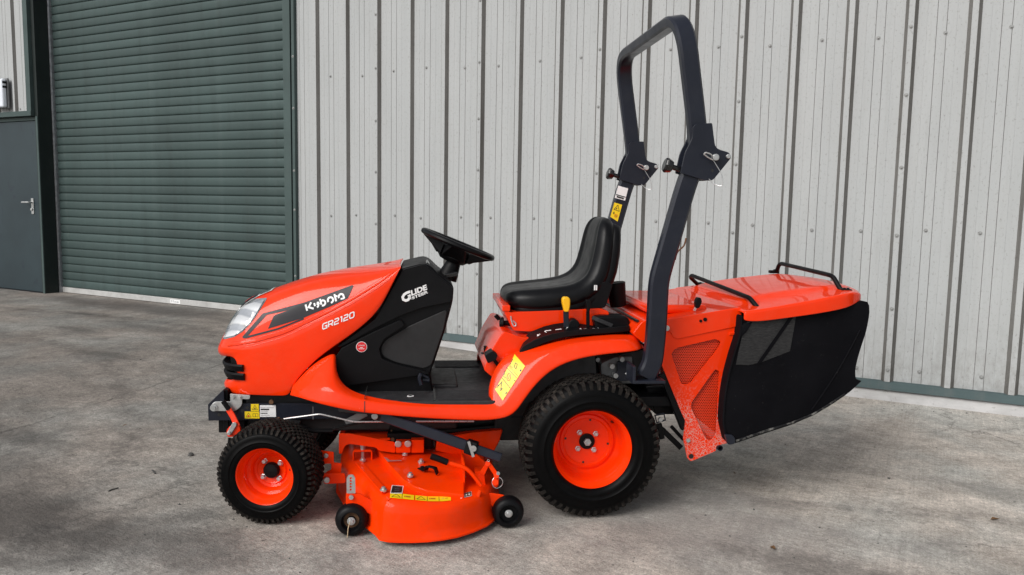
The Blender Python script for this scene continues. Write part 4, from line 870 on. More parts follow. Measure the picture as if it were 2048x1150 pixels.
# ---- step-through body and fenders
st = [ # bottom, shoulder, inner
 [(-1.1550, -0.2460, 0.4388), (-1.1500, -0.2470, 0.4584), (-1.1408, -0.2450, 0.4836)],
 [(-1.1025, -0.3300, 0.4486), (-1.1048, -0.3120, 0.4798), (-1.1013, -0.2470, 0.5353)],
 [(-1.0441, -0.3850, 0.4438), (-1.0469, -0.3600, 0.4922), (-1.0511, -0.2490, 0.5836)],
 [(-0.9823, -0.4050, 0.4327), (-0.9975, -0.3850, 0.5053), (-0.9697, -0.2520, 0.6288)],
 [(-0.9217, -0.4180, 0.4222), (-0.9453, -0.4000, 0.4836), (-0.9861, -0.2550, 0.5636)],
 [(-0.8582, -0.4200, 0.4118), (-0.8851, -0.4080, 0.4594), (-0.9536, -0.3300, 0.4936)],
 [(-0.7494, -0.4220, 0.3992), (-0.7686, -0.4120, 0.4412), (-0.8422, -0.3750, 0.4600)],
 [(-0.5978, -0.4220, 0.3854), (-0.6055, -0.4120, 0.4267), (-0.6283, -0.3920, 0.4367)],
 [(-0.4443, -0.4220, 0.3769), (-0.4481, -0.4120, 0.4247), (-0.4508, -0.3920, 0.4370)],
 [(-0.3909, -0.4220, 0.3776), (-0.3830, -0.4120, 0.4143), (-0.3700, -0.3920, 0.4353)],
 [(-0.3112, -0.4220, 0.3866), (-0.3358, -0.4100, 0.4263), (-0.3941, -0.3750, 0.4570)],
 [(-0.2739, -0.4220, 0.4325), (-0.3033, -0.4050, 0.4789), (-0.3849, -0.3450, 0.5321)],
 [(-0.2406, -0.4220, 0.4863), (-0.2657, -0.4020, 0.5398), (-0.3402, -0.3200, 0.6052)],
 [(-0.1808, -0.4220, 0.5551), (-0.2163, -0.4000, 0.6099), (-0.2874, -0.3100, 0.6250)],
 [(-0.1051, -0.4220, 0.5993), (-0.1538, -0.4000, 0.6428), (-0.2118, -0.3000, 0.6430)],
 [(-0.0055, -0.4220, 0.6234), (-0.0788, -0.4000, 0.6667), (-0.1214, -0.2950, 0.6683)],
 [(0.0952, -0.4220, 0.6330), (0.0272, -0.4000, 0.6806), (0.0192, -0.2950, 0.6868)],
 [(0.1659, -0.4200, 0.6393), (0.1257, -0.3980, 0.6819), (0.1328, -0.2950, 0.6945)],
 [(0.1933, -0.4000, 0.6448), (0.1835, -0.3800, 0.6700), (0.1903, -0.2950, 0.6897)],
 [(0.2135, -0.3400, 0.6399), (0.2091, -0.3300, 0.6486), (0.2114, -0.2900, 0.6730)]]
rows = []
for b_, m_, i_ in st:
    b_, m_, i_ = Vector(b_), Vector(m_), Vector(i_); inn_ = b_ + Vector((0, .05, .004))
    rows.append([tuple(q) for q in (inn_, b_ + Vector((0, .012, -.001)), b_, b_.lerp(m_, .75), m_, m_.lerp(i_, .22), m_.lerp(i_, .6), i_, i_ + Vector((.0, .04, -.02)))])
g = G(); g.grid(rows); fend = g.pair('fender', 'orange_fender', MO, sub=2)
g = G(); fy = .40
for sgn in (-1,):
    pass
plan = [(-0.9622, -0.3350, 0.4949)[:2], (-0.8962, -0.3620, 0.4692)[:2], (-0.7886, -0.3850, 0.4471)[:2], (-0.6360, -0.3950, 0.4368)[:2], (-0.3692, -0.3950, 0.4352)[:2], ((-0.3624, -0.3900, 0.4487)[0], -.36), ((-0.3624, -0.3900, 0.4487)[0] + .02, -.20)]
plan = plan + [(x, -y) for x, y in reversed(plan)]
g.zprism(plan, .395, .447); floor_ = g.obj('floor_mat', 'mat', MO, bevel=.004)
g = G()
for i in range(12):
    y = -.375 + i * .0125; g.box(-.585, -.385, y, y + .0055, .4465, .4515)
for i in range(12):
    y = .225 + i * .0125; g.box(-.585, -.385, y, y + .0055, .4465, .4515)
rb_ = g.obj('tread_ribs', 'mat', floor_); rb_['kind'] = 'stuff'
g = G(); g.box(-.602, -.594, -.39, .39, .4465, .4505); g.obj('mat_joint', 'ink', floor_)
q = (-0.6905, -0.3300, 0.4996)
g = G(); g.cyl((q[0], q[1] + .02, .4475), (q[0], q[1] + .02, .4490), .013, 20); g.obj('pedal_symbol', 'white', floor_)
g = G(); g.cyl((q[0], q[1] + .02, .449), (q[0], q[1] + .02, .4496), .008, 14); g.obj('pedal_symbol', 'ink', floor_)
g = G(); g.sweep(fillet([(-0.6493, -0.2700, 0.5275), (-0.6580, -0.2700, 0.5118), (-0.6491, -0.2700, 0.4847)], .02), rect(.014, .007, .003), (0, 1, 0)); g.tube([(-0.6425, -0.2500, 0.4982), (-0.6181, -0.2500, 0.4957)], .009, 8); g.tube([(-0.6492, -0.2500, 0.5186), (-0.6226, -0.2500, 0.5048)], .006, 8); g.obj('brake_pedal', 'slate', MO)
# seat pedestal between the fenders
ped = [(-0.4062, -0.2800, 0.5419), (-0.3727, -0.2800, 0.6255), (-0.3297, -0.2800, 0.6968), (-.255, 0, .668), (.18, 0, .675), (.25, 0, .625), (-.235, 0, .61), (-.275, 0, .43)]
g = G(); g.prism(round_poly(ped, [.01, .02, .02, .03, .02, .02, .01, .01]), -.275, .275); pedo = g.obj('seat_pedestal', 'orange', MO, bevel=.018, seg=4)
g = G(); g.prism(round_poly([(-0.3228, -0.2000, 0.7811), (-0.2967, -0.2000, 0.7610), (0.0712, -0.2000, 0.7779), (0.1048, -0.2000, 0.7657), (0.1064, -0.2000, 0.7122), (-0.2222, -0.2000, 0.6837), (-0.2833, -0.2000, 0.6879), (-0.3209, -0.2000, 0.7609)], .008), -.215, .215); g.obj('seat_plate', 'orange', MO, bevel=.006)
FB = bvh(fend)
drape('panel_gap', [[(-0.8599, -0.4150, 0.4756), (-0.8569, -0.4150, 0.4755), (-0.8563, -0.4150, 0.4151), (-0.8593, -0.4150, 0.4152)]], FB, 'ink', fend, .0012)
ysx = -.36
sq = [(-0.2896, -0.3600, 0.6121), (-0.2552, -0.3600, 0.5777), (-0.3409, -0.3600, 0.4483), (-0.3685, -0.3600, 0.4854)]
drape('warning_sticker', [sq], FB, 'yellow', fend, .0025, step=.007)
dx = Deco((-0.4087, -0.3600, 0.6559), (-0.2075, -0.3600, 0.6553), (-0.4059, -0.3600, 0.4527), 1000, 1000)
it = ribbon([(400, 425), (590, 600)], 9) + ribbon([(325, 625), (470, 790)], 9) + ribbon([(430, 385), (620, 565)], 6)
it += ribbon([(545, 290), (480, 400)], 9) + ribbon([(480, 400), (530, 440)], 9) + ribbon([(390, 490), (345, 590)], 9) + ribbon([(345, 590), (400, 625)], 9) + ribbon([(320, 690), (290, 860)], 9) + ribbon([(220, 810), (330, 690)], 9)
it += [[(660, 455), (690, 445), (680, 480), (655, 485)], [(545, 640), (565, 640), (560, 660), (545, 655)], [(400, 860), (415, 865), (385, 905), (375, 895)], [(235, 745), (262, 755), (245, 785)], [(310, 800), (330, 810), (300, 850)], [(370, 545), (385, 550), (370, 580)]]
it += ribbon([(560, 420), (590, 350), (620, 370), (590, 450)], 9, True)
drape('print', dx.polys(it), FB, 'ink', fend, .0034, step=.008)
el = [(452 + 26 * math.cos(t) * 1 + 22 * math.sin(t), 602 + 20 * math.cos(t) - 62 * math.sin(t)) for t in [2 * PI * k / 20 for k in range(20)]]
drape('print', dx.polys(ribbon(el, 9, True) + ribbon([(435, 640), (470, 565)], 7)), FB, 'red_print', fend, .0034, step=.008)
drape('data_label', [[(-0.2902, -0.3100, 0.6341), (-0.2741, -0.3100, 0.6516), (-0.2709, -0.3100, 0.6444), (-0.2870, -0.3100, 0.6248)]], FB, 'grey_ink', fend, .002)
drape('data_label', [[(-0.3044, -0.3100, 0.6301), (-0.2999, -0.3100, 0.6270), (-0.3058, -0.3100, 0.6125), (-0.3099, -0.3100, 0.6157)]], FB, 'stripe', fend, .002)
g = G(); g.prism([(-0.2624, -0.3300, 0.4325), (-0.1664, -0.3300, 0.5549), (-0.0883, -0.3300, 0.5980), (0.0263, -0.3300, 0.6237), (0.0376, -0.3300, 0.5095), (-.30, 0, .40)], -.325, -.280); g.pair('arch_liner', 'dark', MO); g = G(); g.prism([(0.1500, -0.2400, 0.5996), (0.2739, -0.2400, 0.6238), (0.2789, -0.2400, 0.4872), (0.1536, -0.2400, 0.4882)], -.255, .255); g.obj('rear_housing', 'dark', MO, bevel=.006)
# lock pedal at the pedestal foot
g = G(); g.prism(round_poly([(-0.4047, -0.2700, 0.6038), (-0.3734, -0.2700, 0.6236), (-0.3534, -0.2700, 0.6076), (-0.3610, -0.2700, 0.5876), (-0.3924, -0.2700, 0.5734)], .008), -.31, -.24); g.sweep([(-0.3734, -0.2750, 0.5926), (-0.3492, -0.2750, 0.5605)], rect(.012, .007, .002), (0, 1, 0)); g.obj('lock_pedal', 'black', MO, bevel=.004)
g = G(); q = (-0.3847, -0.1000, 0.5753); g.cyl(q, (q[0], q[1], q[2] + .03), .008, 10); g.cyl((q[0], q[1], q[2] - .002), (q[0], q[1], q[2] + .001), .02, 12); g.obj('floor_peg', 'black', MO)

# ---- control console on the fender
cst = [((-0.2725, -0.3250, 0.6160), (-0.2720, -0.3250, 0.6231), (-0.2561, -0.2400, 0.6339)), ((-0.2585, -0.3300, 0.6218), (-0.2575, -0.3300, 0.6455), (-0.2446, -0.2400, 0.6607)), ((-0.2163, -0.3320, 0.6387), (-0.2169, -0.3320, 0.6694), (-0.2165, -0.2380, 0.6866)), ((-0.1798, -0.3320, 0.6549), (-0.1773, -0.3320, 0.6853), (-0.1633, -0.2380, 0.7080)), ((-0.1431, -0.3320, 0.6680), (-0.1437, -0.3320, 0.6945), (-0.1224, -0.2380, 0.7181)), ((-0.0971, -0.3320, 0.6793), (-0.0977, -0.3320, 0.7030), (-0.0812, -0.2380, 0.7232)), ((-0.0509, -0.3320, 0.6863), (-0.0515, -0.3320, 0.7085), (-0.0302, -0.2380, 0.7213)), ((0.0111, -0.3320, 0.6911), (0.0104, -0.3320, 0.7140), (0.0404, -0.2380, 0.7107)), ((0.0733, -0.3320, 0.6953), (0.0726, -0.3320, 0.7189), (0.1079, -0.2380, 0.7139)), ((0.1359, -0.3320, 0.7002), (0.1351, -0.3320, 0.7238), (0.1723, -0.2380, 0.7187)), ((0.1643, -0.3250, 0.7034), (0.1630, -0.3250, 0.7243), (0.1885, -0.2380, 0.7187))]
g = G(); rows = []
for b_, m_, i_ in cst:
    b_, m_, i_ = Vector(b_), Vector(m_), Vector(i_); rows.append([tuple(v) for v in (b_ + Vector((0, .09, -.02)), b_, m_, m_.lerp(i_, .12) + Vector((0, 0, -.004)), m_.lerp(i_, .9) + Vector((0, 0, -.004)), i_, i_ + Vector((0, .006, 0)), Vector((i_.x, -.215, b_.z - .04)))])
g.grid(rows); g.add(rows[0], [tuple(range(8))]); g.add(rows[-1], [tuple(range(8))]); con_o = g.obj('control_console', 'black', MO, bevel=.004, weld=1e-5)
tray = [(0.0325, -0.2400, 0.7476), (0.0612, -0.2400, 0.7546), (0.1642, -0.2400, 0.7525), (0.1808, -0.2400, 0.7381), (0.1857, -0.2400, 0.6902), (0.0438, -0.2400, 0.6904)]
g = G(); g.prism(round_poly(tray, .015), -.262, -.17); g.obj('storage_tray', 'black', con_o, bevel=.010, seg=3)
g = G(); g.sweep([(0.0264, -0.2680, 0.7485), (0.1065, -0.2700, 0.7157)], rect(.004, .008, .002), (0, 1, 0)); g.obj('tray_lip', 'mat', con_o)
g = G(); c = (-0.0485, -0.2500, 0.7206); g.cyl((c[0], -.275, c[2]), (c[0], -.225, c[2]), .022, 20); g.obj('lever_guard', 'black', con_o, bevel=.004)
q1, q2 = (-0.0788, -0.2700, 0.7079), (-0.0820, -0.2700, 0.7737)
g = G(); g.sweep([q1, q2], rect(.004, .011, .002), (0, 1, 0)); pl = g.obj('throttle_lever', 'slate', MO)
kn = [(-0.0898, -0.2700, 0.7721), (-0.1001, -0.2700, 0.8111), (-0.0995, -0.2700, 0.8251), (-0.0928, -0.2700, 0.8323), (-0.0740, -0.2700, 0.8315), (-0.0675, -0.2700, 0.8221), (-0.0674, -0.2700, 0.7956), (-0.0725, -0.2700, 0.7722)]
g = G(); g.prism(round_poly(kn, .006), -.285, -.255); g.obj('lever_grip', 'yellow_plastic', pl, bevel=.006, seg=3)
g = G(); g.sweep([(0.0131, -0.2500, 0.7047), (0.0106, -0.2500, 0.7711)], rect(.003, .007, .001), (0, 1, 0)); pl2 = g.obj('gear_lever', 'black', MO)
g = G(); g.prism(round_poly([(0.0069, -0.2500, 0.7680), (0.0002, -0.2500, 0.8026), (-0.0009, -0.2500, 0.8183), (0.0188, -0.2500, 0.8200), (0.0209, -0.2500, 0.8027), (0.0155, -0.2500, 0.7680)], .004), -.262, -.238); g.obj('lever_grip', 'black', pl2, bevel=.004)
do = Deco((-0.3874, -0.2950, 0.8988), (-0.0803, -0.2950, 0.9007), (-0.3830, -0.2950, 0.5915), 1000, 1000)
CT = bvh(con_o)
def con_mark(polys):
    g = G()
    for p in polys:
        vs_ = []
        for a, b_ in p:
            x, z = do(a, b_); cy_ = 705 - (a - 600) * .29 if a < 1000 else (624 if a < 1280 else 606); y = -.332 + .092 * (.42 + (cy_ - b_) / 115); h = CT[0].ray_cast(Vector((x, y, 2)), Vector((0, 0, -1)), 3); vs_.append((x, y, (h[0].z if h[0] else z) + .001))
        g.add(vs_, [tuple(range(len(vs_)))])
    return g.obj('print', 'white', con_o, fixn=False)
mk = ribbon([(725, 672), (708, 660), (730, 648), (920, 610)], 9) + [[(600, 715), (610, 690), (625, 685), (630, 705)], [(632, 700), (640, 680), (648, 690)], [(970, 610), (985, 592), (1000, 600), (1016, 605), (1000, 612)], [(1150, 630), (1165, 618), (1180, 628), (1165, 636)], [(1200, 625), (1245, 612), (1245, 622)], [(1320, 608), (1365, 605), (1322, 615)], [(1390, 605), (1402, 598), (1410, 608), (1398, 615)]]
con_mark(mk)

# ---- seat
seat = empty('seat', (0, 0, 0), 0, MO)
SST = [((-0.3094, 0.0000, 0.8071), .018, .10), ((-0.3025, 0.0000, 0.8063), .046, .150), ((-0.2854, 0.0000, 0.8038), .074, .186), ((-0.2493, 0.0000, 0.8005), .095, .210), ((-0.1890, 0.0000, 0.7998), .106, .222), ((-0.0941, 0.0000, 0.8097), .106, .226), ((-0.0162, 0.0000, 0.8238), .106, .222), ((0.0441, 0.0000, 0.8570), .106, .214), ((0.0794, 0.0000, 0.9090), .100, .202), ((0.0916, 0.0000, 0.9694), .092, .194), ((0.1003, 0.0000, 1.0321), .084, .188), ((0.1058, 0.0000, 1.0835), .078, .172), ((0.1119, 0.0000, 1.1134), .068, .150), ((0.1175, 0.0000, 1.1305), .052, .120), ((0.1224, 0.0000, 1.1417), .026, .075)]
def seat_loft(st_, off_n=0, sc=1., bol=.012, thk=None, dish=.006):
    rows_ = []; n = len(st_)
    for i, (c, th, w) in enumerate(st_):
        a = Vector(st_[max(0, i - 1)][0]); b_ = Vector(st_[min(n - 1, i + 1)][0]); t = (b_ - a).normalized(); nn = Vector((-t.z, 0, t.x)); c = Vector(c) + nn * off_n; th2 = th if thk is None else thk * min(1, th / .1); w *= sc
        taper = min(1, th / .1); r_ = []
        for k in range(56):
            an = 2 * PI * k / 56; cs, sn = math.cos(an), math.sin(an); e = .72
            y = w * math.copysign(abs(cs) ** .55, cs); h = th2 / 2 * math.copysign(abs(sn) ** e, sn); v = abs(y) / w
            if sn > 0.05: h += taper * (bol * math.exp(-((v - .82) / .15) ** 2) - dish * (1 - v * v) - (.007 * math.exp(-((v - .60) / .07) ** 2) if bol else 0))
            r_.append(tuple(c + nn * h + Vector((0, y, 0))))
        r_.append(r_[0]); rows_.append(r_)
    g = G(); g.grid(rows_)
    for rw in (rows_[0], rows_[-1]): g.add(rw[:-1], [tuple(range(56))])
    return g
seat_loft(SST).obj('seat_cushion', 'vinyl', seat, weld=1e-5, sub=1)
shell = [(s_[0], s_[1], s_[2]) for s_ in SST[2:-1]]
seat_loft(shell, -.035, .955, 0, .085, 0).obj('seat_shell', 'black', seat, weld=1e-5, sub=1)
g = G(); g.prism(round_poly([(0.0426, -0.1500, 0.8542), (0.0835, -0.1500, 0.8875), (0.1217, -0.1500, 0.8753), (0.0926, -0.1500, 0.7796), (-0.0178, -0.1500, 0.7669)], .012), -.205, .205); g.obj('seat_bracket', 'black', seat, bevel=.006)
cu = Vector((0.1745, -0.0600, 0.8177)); g = G(); ax = Vector((.16, 0, -1)).normalized(); g.cyl(cu - ax * -.052, cu - ax * .052, .034, 24, .042); g.bar(cu + Vector((-.01, 0, .01)), cu + Vector((-.07, 0, .01)), .04, .03); g.obj('cup_holder', 'black', seat, bevel=.005)
g = G(); q = (0.0417, -0.2400, 0.8655); g.box(q[0] - .006, q[0] - .002, -.246, -.236, q[2] - .010, q[2] + .010); g.box(q[0] + .001, q[0] + .005, -.246, -.236, q[2] - .010, q[2] + .010); g.obj('clip', 'white', seat)
# embossed seat logo
SBv = bvh(seat.children[0])
# adjuster knob and locking clip at the seat front
g = G(); a = Vector((-0.2820, -0.1200, 0.7023)); b_ = Vector((-0.3145, -0.1200, 0.7046)); c = Vector((-0.3291, -0.1200, 0.7056)); g.cyl(a, b_, .011, 12); g.cyl(b_, c, .026, 10, .022); g.obj('adjuster_knob', 'black', MO, bevel=.004)
g = G(); g.cyl((-0.3407, -0.0500, 0.7265), (-0.3246, -0.0500, 0.7099), .009, 10); g.cyl((-0.3273, -0.0500, 0.7132), (-0.2971, -0.0500, 0.6899), .004, 6); g.obj('seat_lever', 'black', MO)
g = G(); g.tube([(-0.2954, -0.2180, 0.7473), (-0.2929, -0.2180, 0.7283), (-0.2837, -0.2180, 0.7062), (-0.2743, -0.2180, 0.7068), (-0.2729, -0.2180, 0.7173), (-0.2872, -0.2180, 0.7283)], .0028, 6, .01); g.obj('retaining_clip', 'silver', MO)
g = G(); g.box(*(lambda q: (q[0] - .012, q[0] + .02, -.22, .22, q[2] - .012, q[2] + .012))((-0.3176, -0.2000, 0.7780))); g.obj('hinge_bar', 'orange', MO, bevel=.004)

# ---- roll bar
RP = empty('roll_bar', (0, 0, 0), 0, MO)
YR = .455
lowp = [(0.1952, -0.4550, 0.5487), (0.2214, -0.4550, 0.6018), (0.2310, -0.4550, 0.7208), (0.2337, -0.4550, 0.9183), (0.2552, -0.4550, 1.0012), (0.3105, -0.4550, 1.2182), (0.3273, -0.4550, 1.2789), (0.3470, -0.4550, 1.3357)]
SEC = rect(.0235, .036, .008)
for s_ in (1, -1):
    g = G(); pts = fillet([(x, y * s_, z) for x, y, z in lowp], .10, 5); g.sweep(pts, SEC, (0, 1, 0)); g.obj('lower_post', 'slate', RP, smooth=40)
    g = G(); c = (0.1954, -0.4550, 0.5440); g.box(c[0] - .055, c[0] + .065, s_ * -YR - .05, s_ * -YR + .05, c[2] - .012, c[2]); g.box(c[0] - .062, c[0] - .050, s_ * -YR - .05, s_ * -YR + .05, c[2] - .012, c[2] + .055); g.obj('foot_plate', 'slate', RP, bevel=.003)
    plate = round_poly([(0.3299, -0.4550, 1.4809), (0.3402, -0.4550, 1.4951), (0.4037, -0.4550, 1.5003), (0.4195, -0.4550, 1.4091), (0.4734, -0.4550, 1.3949), (0.4831, -0.4550, 1.3775), (0.4153, -0.4550, 1.2913), (0.3857, -0.4550, 1.2907), (0.2913, -0.4550, 1.3169), (0.3058, -0.4550, 1.3909), (0.3327, -0.4550, 1.4475)], [.004, .008, .006, .02, .015, .01, .012, .008, .006, .01, .01])
    g = G(); g.prism(plate, s_ * YR - .034, s_ * YR - .0255); g.prism(plate, s_ * YR + .0255, s_ * YR + .034); hb = g.obj('hinge_bracket', 'slate', RP, bevel=.0015)
    yo = -YR - .034 if s_ == 1 else YR - .034
    q1 = Vector((0.4166, -0.4550, 1.3753)); q2 = Vector((0.4681, -0.4550, 1.3807)); q3 = Vector((0.3634, -0.4550, 1.3818)); q4 = Vector((0.4114, -0.4550, 1.3279))
    for q in (q1, q2, q3, q4): q.y = yo
    g = G(); g.cyl(q1, q1 + Vector((0, -.022, 0)), .0125, 18); g.obj('hinge_pin', 'zinc', RP, bevel=.003)
    g = G(); g.cyl(q2, q2 + Vector((0, -.010, 0)), .0085, 16); g.obj('bolt', 'zinc', RP, bevel=.002)
    g = G(); g.cyl(q4 + Vector((0, -.0005, 0)), q4 + Vector((0, .002, 0)), .006, 12); g.obj('bolt_hole', 'ink', RP)
    g = G(); g.tube(fillet([q1 + Vector((-.006, -.018, -.002)), q1 + Vector((-.022, -.024, .010)), q1 + Vector((-.044, -.030, .016)), q1 + Vector((-.050, -.026, .010)), q1 + Vector((-.030, -.020, -.002)), q1 + Vector((-.010, -.014, -.010))], .008), .0026, 8); g.obj('pin_ring', 'silver', RP)
    a0_ = q1 + Vector((-.008, -.016, -.012)); b0_ = q4 + Vector((.006, -.006, -.016))
    g = G(); g.tube(fillet([a0_, a0_ + Vector((.03, -.012, -.05)), a0_ + Vector((.035, -.012, -.095)), b0_ + Vector((0, -.006, -.035)), b0_ + Vector((-.02, 0, -.015))], .04), .0014, 6); g.obj('tether_wire', 'zinc', RP)
    kq = Vector((0.2862, -0.4550, 1.3344)); kq.y = -YR * s_; kz = Vector((0.2588, -0.4550, 1.3422)); kz.y = -YR * s_; kd = (kz - kq).normalized()
    g = G(); g.cyl(kq + kd * -.02, kq + kd * .02, .010, 12); g.cyl(kq + kd * .018, kq + kd * .042, .022, 8, .030); g.cyl(kq + kd * .042, kq + kd * .050, .030, 8, .024); g.obj('clamp_knob', 'black_gloss', RP, bevel=.003)
upl = [(0.3656, -0.4550, 1.3291), (0.3667, -0.4550, 1.4064), (0.3552, -0.4550, 1.5038), (0.2911, -0.4550, 1.8907)]
path = [Vector(v) for v in upl]; rt = [Vector((v.x, -v.y, v.z)) for v in reversed(path)]
up_pts = fillet(path + rt, [0, .05, .06, .150, .150, .06, .05, 0], 12)
g = G(); g.sweep(up_pts, rect(.0215, .034, .008), (0, 1, 0)); hoop = g.obj('upper_hoop', 'slate', RP, smooth=40)
# stickers on the inner face of the far post
yf = YR - .0242
flat_quad('data_label', (0.2884, 0.4308, 1.2876), (0.3379, 0.4308, 1.2754), (0.3244, 0.4308, 1.2165), (0.2729, 0.4308, 1.2293), yf, 'white', RP)
flat_quad('print', (0.2795, 0.4308, 1.2472), (0.3257, 0.4308, 1.2353), (0.3249, 0.4308, 1.2315), (0.2788, 0.4308, 1.2425), yf - .0012, 'ink', RP)
flat_quad('print', (0.2832, 0.4308, 1.2388), (0.3182, 0.4308, 1.2301), (0.3165, 0.4308, 1.2225), (0.2815, 0.4308, 1.2322), yf - .0012, 'ink', RP)
flat_quad('warning_sticker', (0.2722, 0.4308, 1.2068), (0.3106, 0.4308, 1.1967), (0.2910, 0.4308, 1.1158), (0.2540, 0.4308, 1.1379), yf, 'yellow', RP)
dy_ = Deco((0.1984, 0.4308, 1.3128), (0.3907, 0.4308, 1.3167), (0.2039, 0.4308, 1.1258), 1000, 1000)
g = G()
for p in ribbon([(458, 640), (355, 750), (490, 800)], 12, True) + [[(395, 740), (440, 700), (425, 750)]] + ribbon([(335, 840), (360, 815), (365, 855), (340, 865)], 10, True) + [[(385, 925), (410, 895), (425, 935)]]: g.prism([dy_(a, b_) for a, b_ in p], yf - .0016, yf - .0009)
g.obj('print', 'ink', RP)
g = G()
for p in ribbon([(405 + 38 * math.cos(2 * PI * k / 16), 915 + 42 * math.sin(2 * PI * k / 16)) for k in range(16)], 9, True): g.prism([dy_(a, b_) for a, b_ in p], yf - .0016, yf - .0009)
g.obj('print', 'red_print', RP)
g = G(); g.tube(fillet([(0.5566, 0.2000, 1.0499), (0.5505, 0.2000, 1.0131), (0.5165, 0.2000, 0.9870), (0.5086, 0.2000, 0.9482)], .03), .004, 6); g.obj('cable', 'rust', MO)

# ---- grass collector
GCo = empty('grass_collector', (0, 0, 0), 0, MO)
YC = .358
side = [(0.3000, -0.3580, 0.7250), (0.6029, -0.3580, 0.7378), (0.5936, -0.3580, 0.6881), (0.5740, -0.3580, 0.6037), (0.5603, -0.3580, 0.5266), (0.5470, -0.3580, 0.3401), (0.5717, -0.3580, 0.2549), (0.5260, -0.3580, 0.2447), (0.5230, -0.3580, 0.2227), (0.4226, -0.3580, 0.1821), (0.4070, -0.3580, 0.1950), (0.3871, -0.3580, 0.2761), (0.3936, -0.3580, 0.3462), (0.3757, -0.3580, 0.3814), (0.2846, -0.3580, 0.5823)]
win1 = [(0.3234, -0.3580, 0.6202), (0.3419, -0.3580, 0.6415), (0.5014, -0.3580, 0.6776), (0.5254, -0.3580, 0.6668), (0.5187, -0.3580, 0.6439), (0.4061, -0.3580, 0.4986), (0.3711, -0.3580, 0.4958)]
win2 = [(0.5054, -0.3580, 0.5564), (0.5231, -0.3580, 0.5485), (0.5223, -0.3580, 0.2895), (0.5013, -0.3580, 0.2640), (0.4802, -0.3580, 0.2745), (0.4133, -0.3580, 0.4027), (0.4155, -0.3580, 0.4236)]
def plate_with_holes(name, outer_, holes, y0, y1, mat, parent, ro=.006, rh=.012):
    bm = bmesh.new(); loops = []
    for poly, r in [(outer_, ro)] + [(h, rh) for h in holes]:
        q = round_poly(poly, r); vs_ = [bm.verts.new((x, y0, z)) for x, z in q]; loops.append([bm.edges.new((vs_[i], vs_[(i + 1) % len(vs_)])) for i in range(len(vs_))])
    bmesh.ops.triangle_fill(bm, use_beauty=True, edges=[e for l in loops for e in l], use_dissolve=False)
    r_ = bmesh.ops.extrude_face_region(bm, geom=bm.faces[:]); bmesh.ops.translate(bm, verts=[v for v in r_['geom'] if isinstance(v, bmesh.types.BMVert)], vec=(0, y1 - y0, 0))
    bmesh.ops.recalc_face_normals(bm, faces=bm.faces[:])
    me = bpy.data.meshes.new(name); bm.to_mesh(me); bm.free(); me.materials.append(M[mat]); o = link(bpy.data.objects.new(name, me), parent); return o
for s_ in (-1, 1):
    plate_with_holes('side_panel', side, [win1, win2], s_ * YC - .003, s_ * YC + .003, 'scuffed', GCo)
    for w_ in (win1, win2):
        c = Vector((sum(p[0] for p in w_) / len(w_), sum(p[2] for p in w_) / len(w_)))
        g = G(); big = [(c.x + (p[0] - c.x) * 1.08, c.y + (p[2] - c.y) * 1.08) for p in w_]; g.add([(x, s_ * (YC - .012), z) for x, z in big], [tuple(range(len(big)))]); g.obj('grille_mesh', 'grille_mesh', GCo, fixn=False)
g = G(); c = (0.4224, -0.3580, 0.2034); c2 = (0.5383, -0.3580, 0.2366); c3 = (0.4054, -0.3580, 0.2703)
g.cyl((c[0], -YC - .0045, c[2]), (c[0], -YC - .003, c[2]), .010, 16); g.obj('bolt_hole', 'ink', GCo)
g = G(); g.lathe([(.0085, -.012), (.0115, -.012), (.0115, .70), (.0085, .70)], (c2[0], -YC, c2[2]), 16); g.obj('cross_tube', 'slate', GCo)
g = G(); g.cyl((c3[0], -YC - .003, c3[2]), (c3[0], -YC - .012, c3[2]), .0085, 6); c4 = (0.3001, -0.3580, 0.7220); g.cyl((c4[0], -YC - .003, c4[2]), (c4[0], -YC - .014, c4[2]), .011, 8); g.obj('bolt', 'zinc', GCo, smooth=25)
# chute cover
YV = .362
cov = [(.165, 0, .70), (.205, 0, .752), (0.2976, -0.3620, 0.7558), (0.6003, -0.3620, 0.8046), (0.6071, -0.3620, 0.7308), (0.3431, -0.3620, 0.6764), (0.3256, -0.3620, 0.6878), (0.3156, -0.3620, 0.7082), (0.2954, -0.3620, 0.7121), (.21, 0, .66)]
g = G(); g.prism(round_poly(cov, [.01, .02, .03, .01, .004, .015, .008, .01, .01, .01]), -YV - .004, YV + .004); cv = g.obj('chute_cover', 'orange', GCo, bevel=.014, seg=4)
lx0, lx1 = .30, .53
g = G(); g.box(.245, .50, -.27, .27, .764, .800); g.obj('cover_panel', 'orange', cv, bevel=.016, seg=4)
g = G(); g.box(.185, .196, -.34, .34, .742, .749); g.obj('cover_seal', 'ink', cv)
g = G()
for q, r in (((0.4360, -0.3620, 0.7498), .0055), ((0.4536, -0.3620, 0.7559), .0075)):
    g.cyl((q[0], -YV - .0042, q[2]), (q[0], -YV - .008, q[2]), r, 14)
g.obj('plug', 'black', cv)
g = G(); a = (0.2950, -0.4340, 0.6867); b_ = (0.5769, -0.4340, 0.7383)
g = G(); g.prism(round_poly([(0.5536, -0.3580, 0.7019), (0.5887, -0.3580, 0.7072), (0.5900, -0.3580, 0.6958), (0.5557, -0.3580, 0.6912)], .003), -YC - .008, -YC); g.obj('bump_stop', 'orange', GCo, bevel=.003)
g = G(); q = Vector((0.4316, -0.3000, 0.7807)); q2 = Vector((0.4409, -0.3000, 0.8022)); g.bar(q, q2, .014, .006); lvo = g.obj('latch_lever', 'silver', GCo)
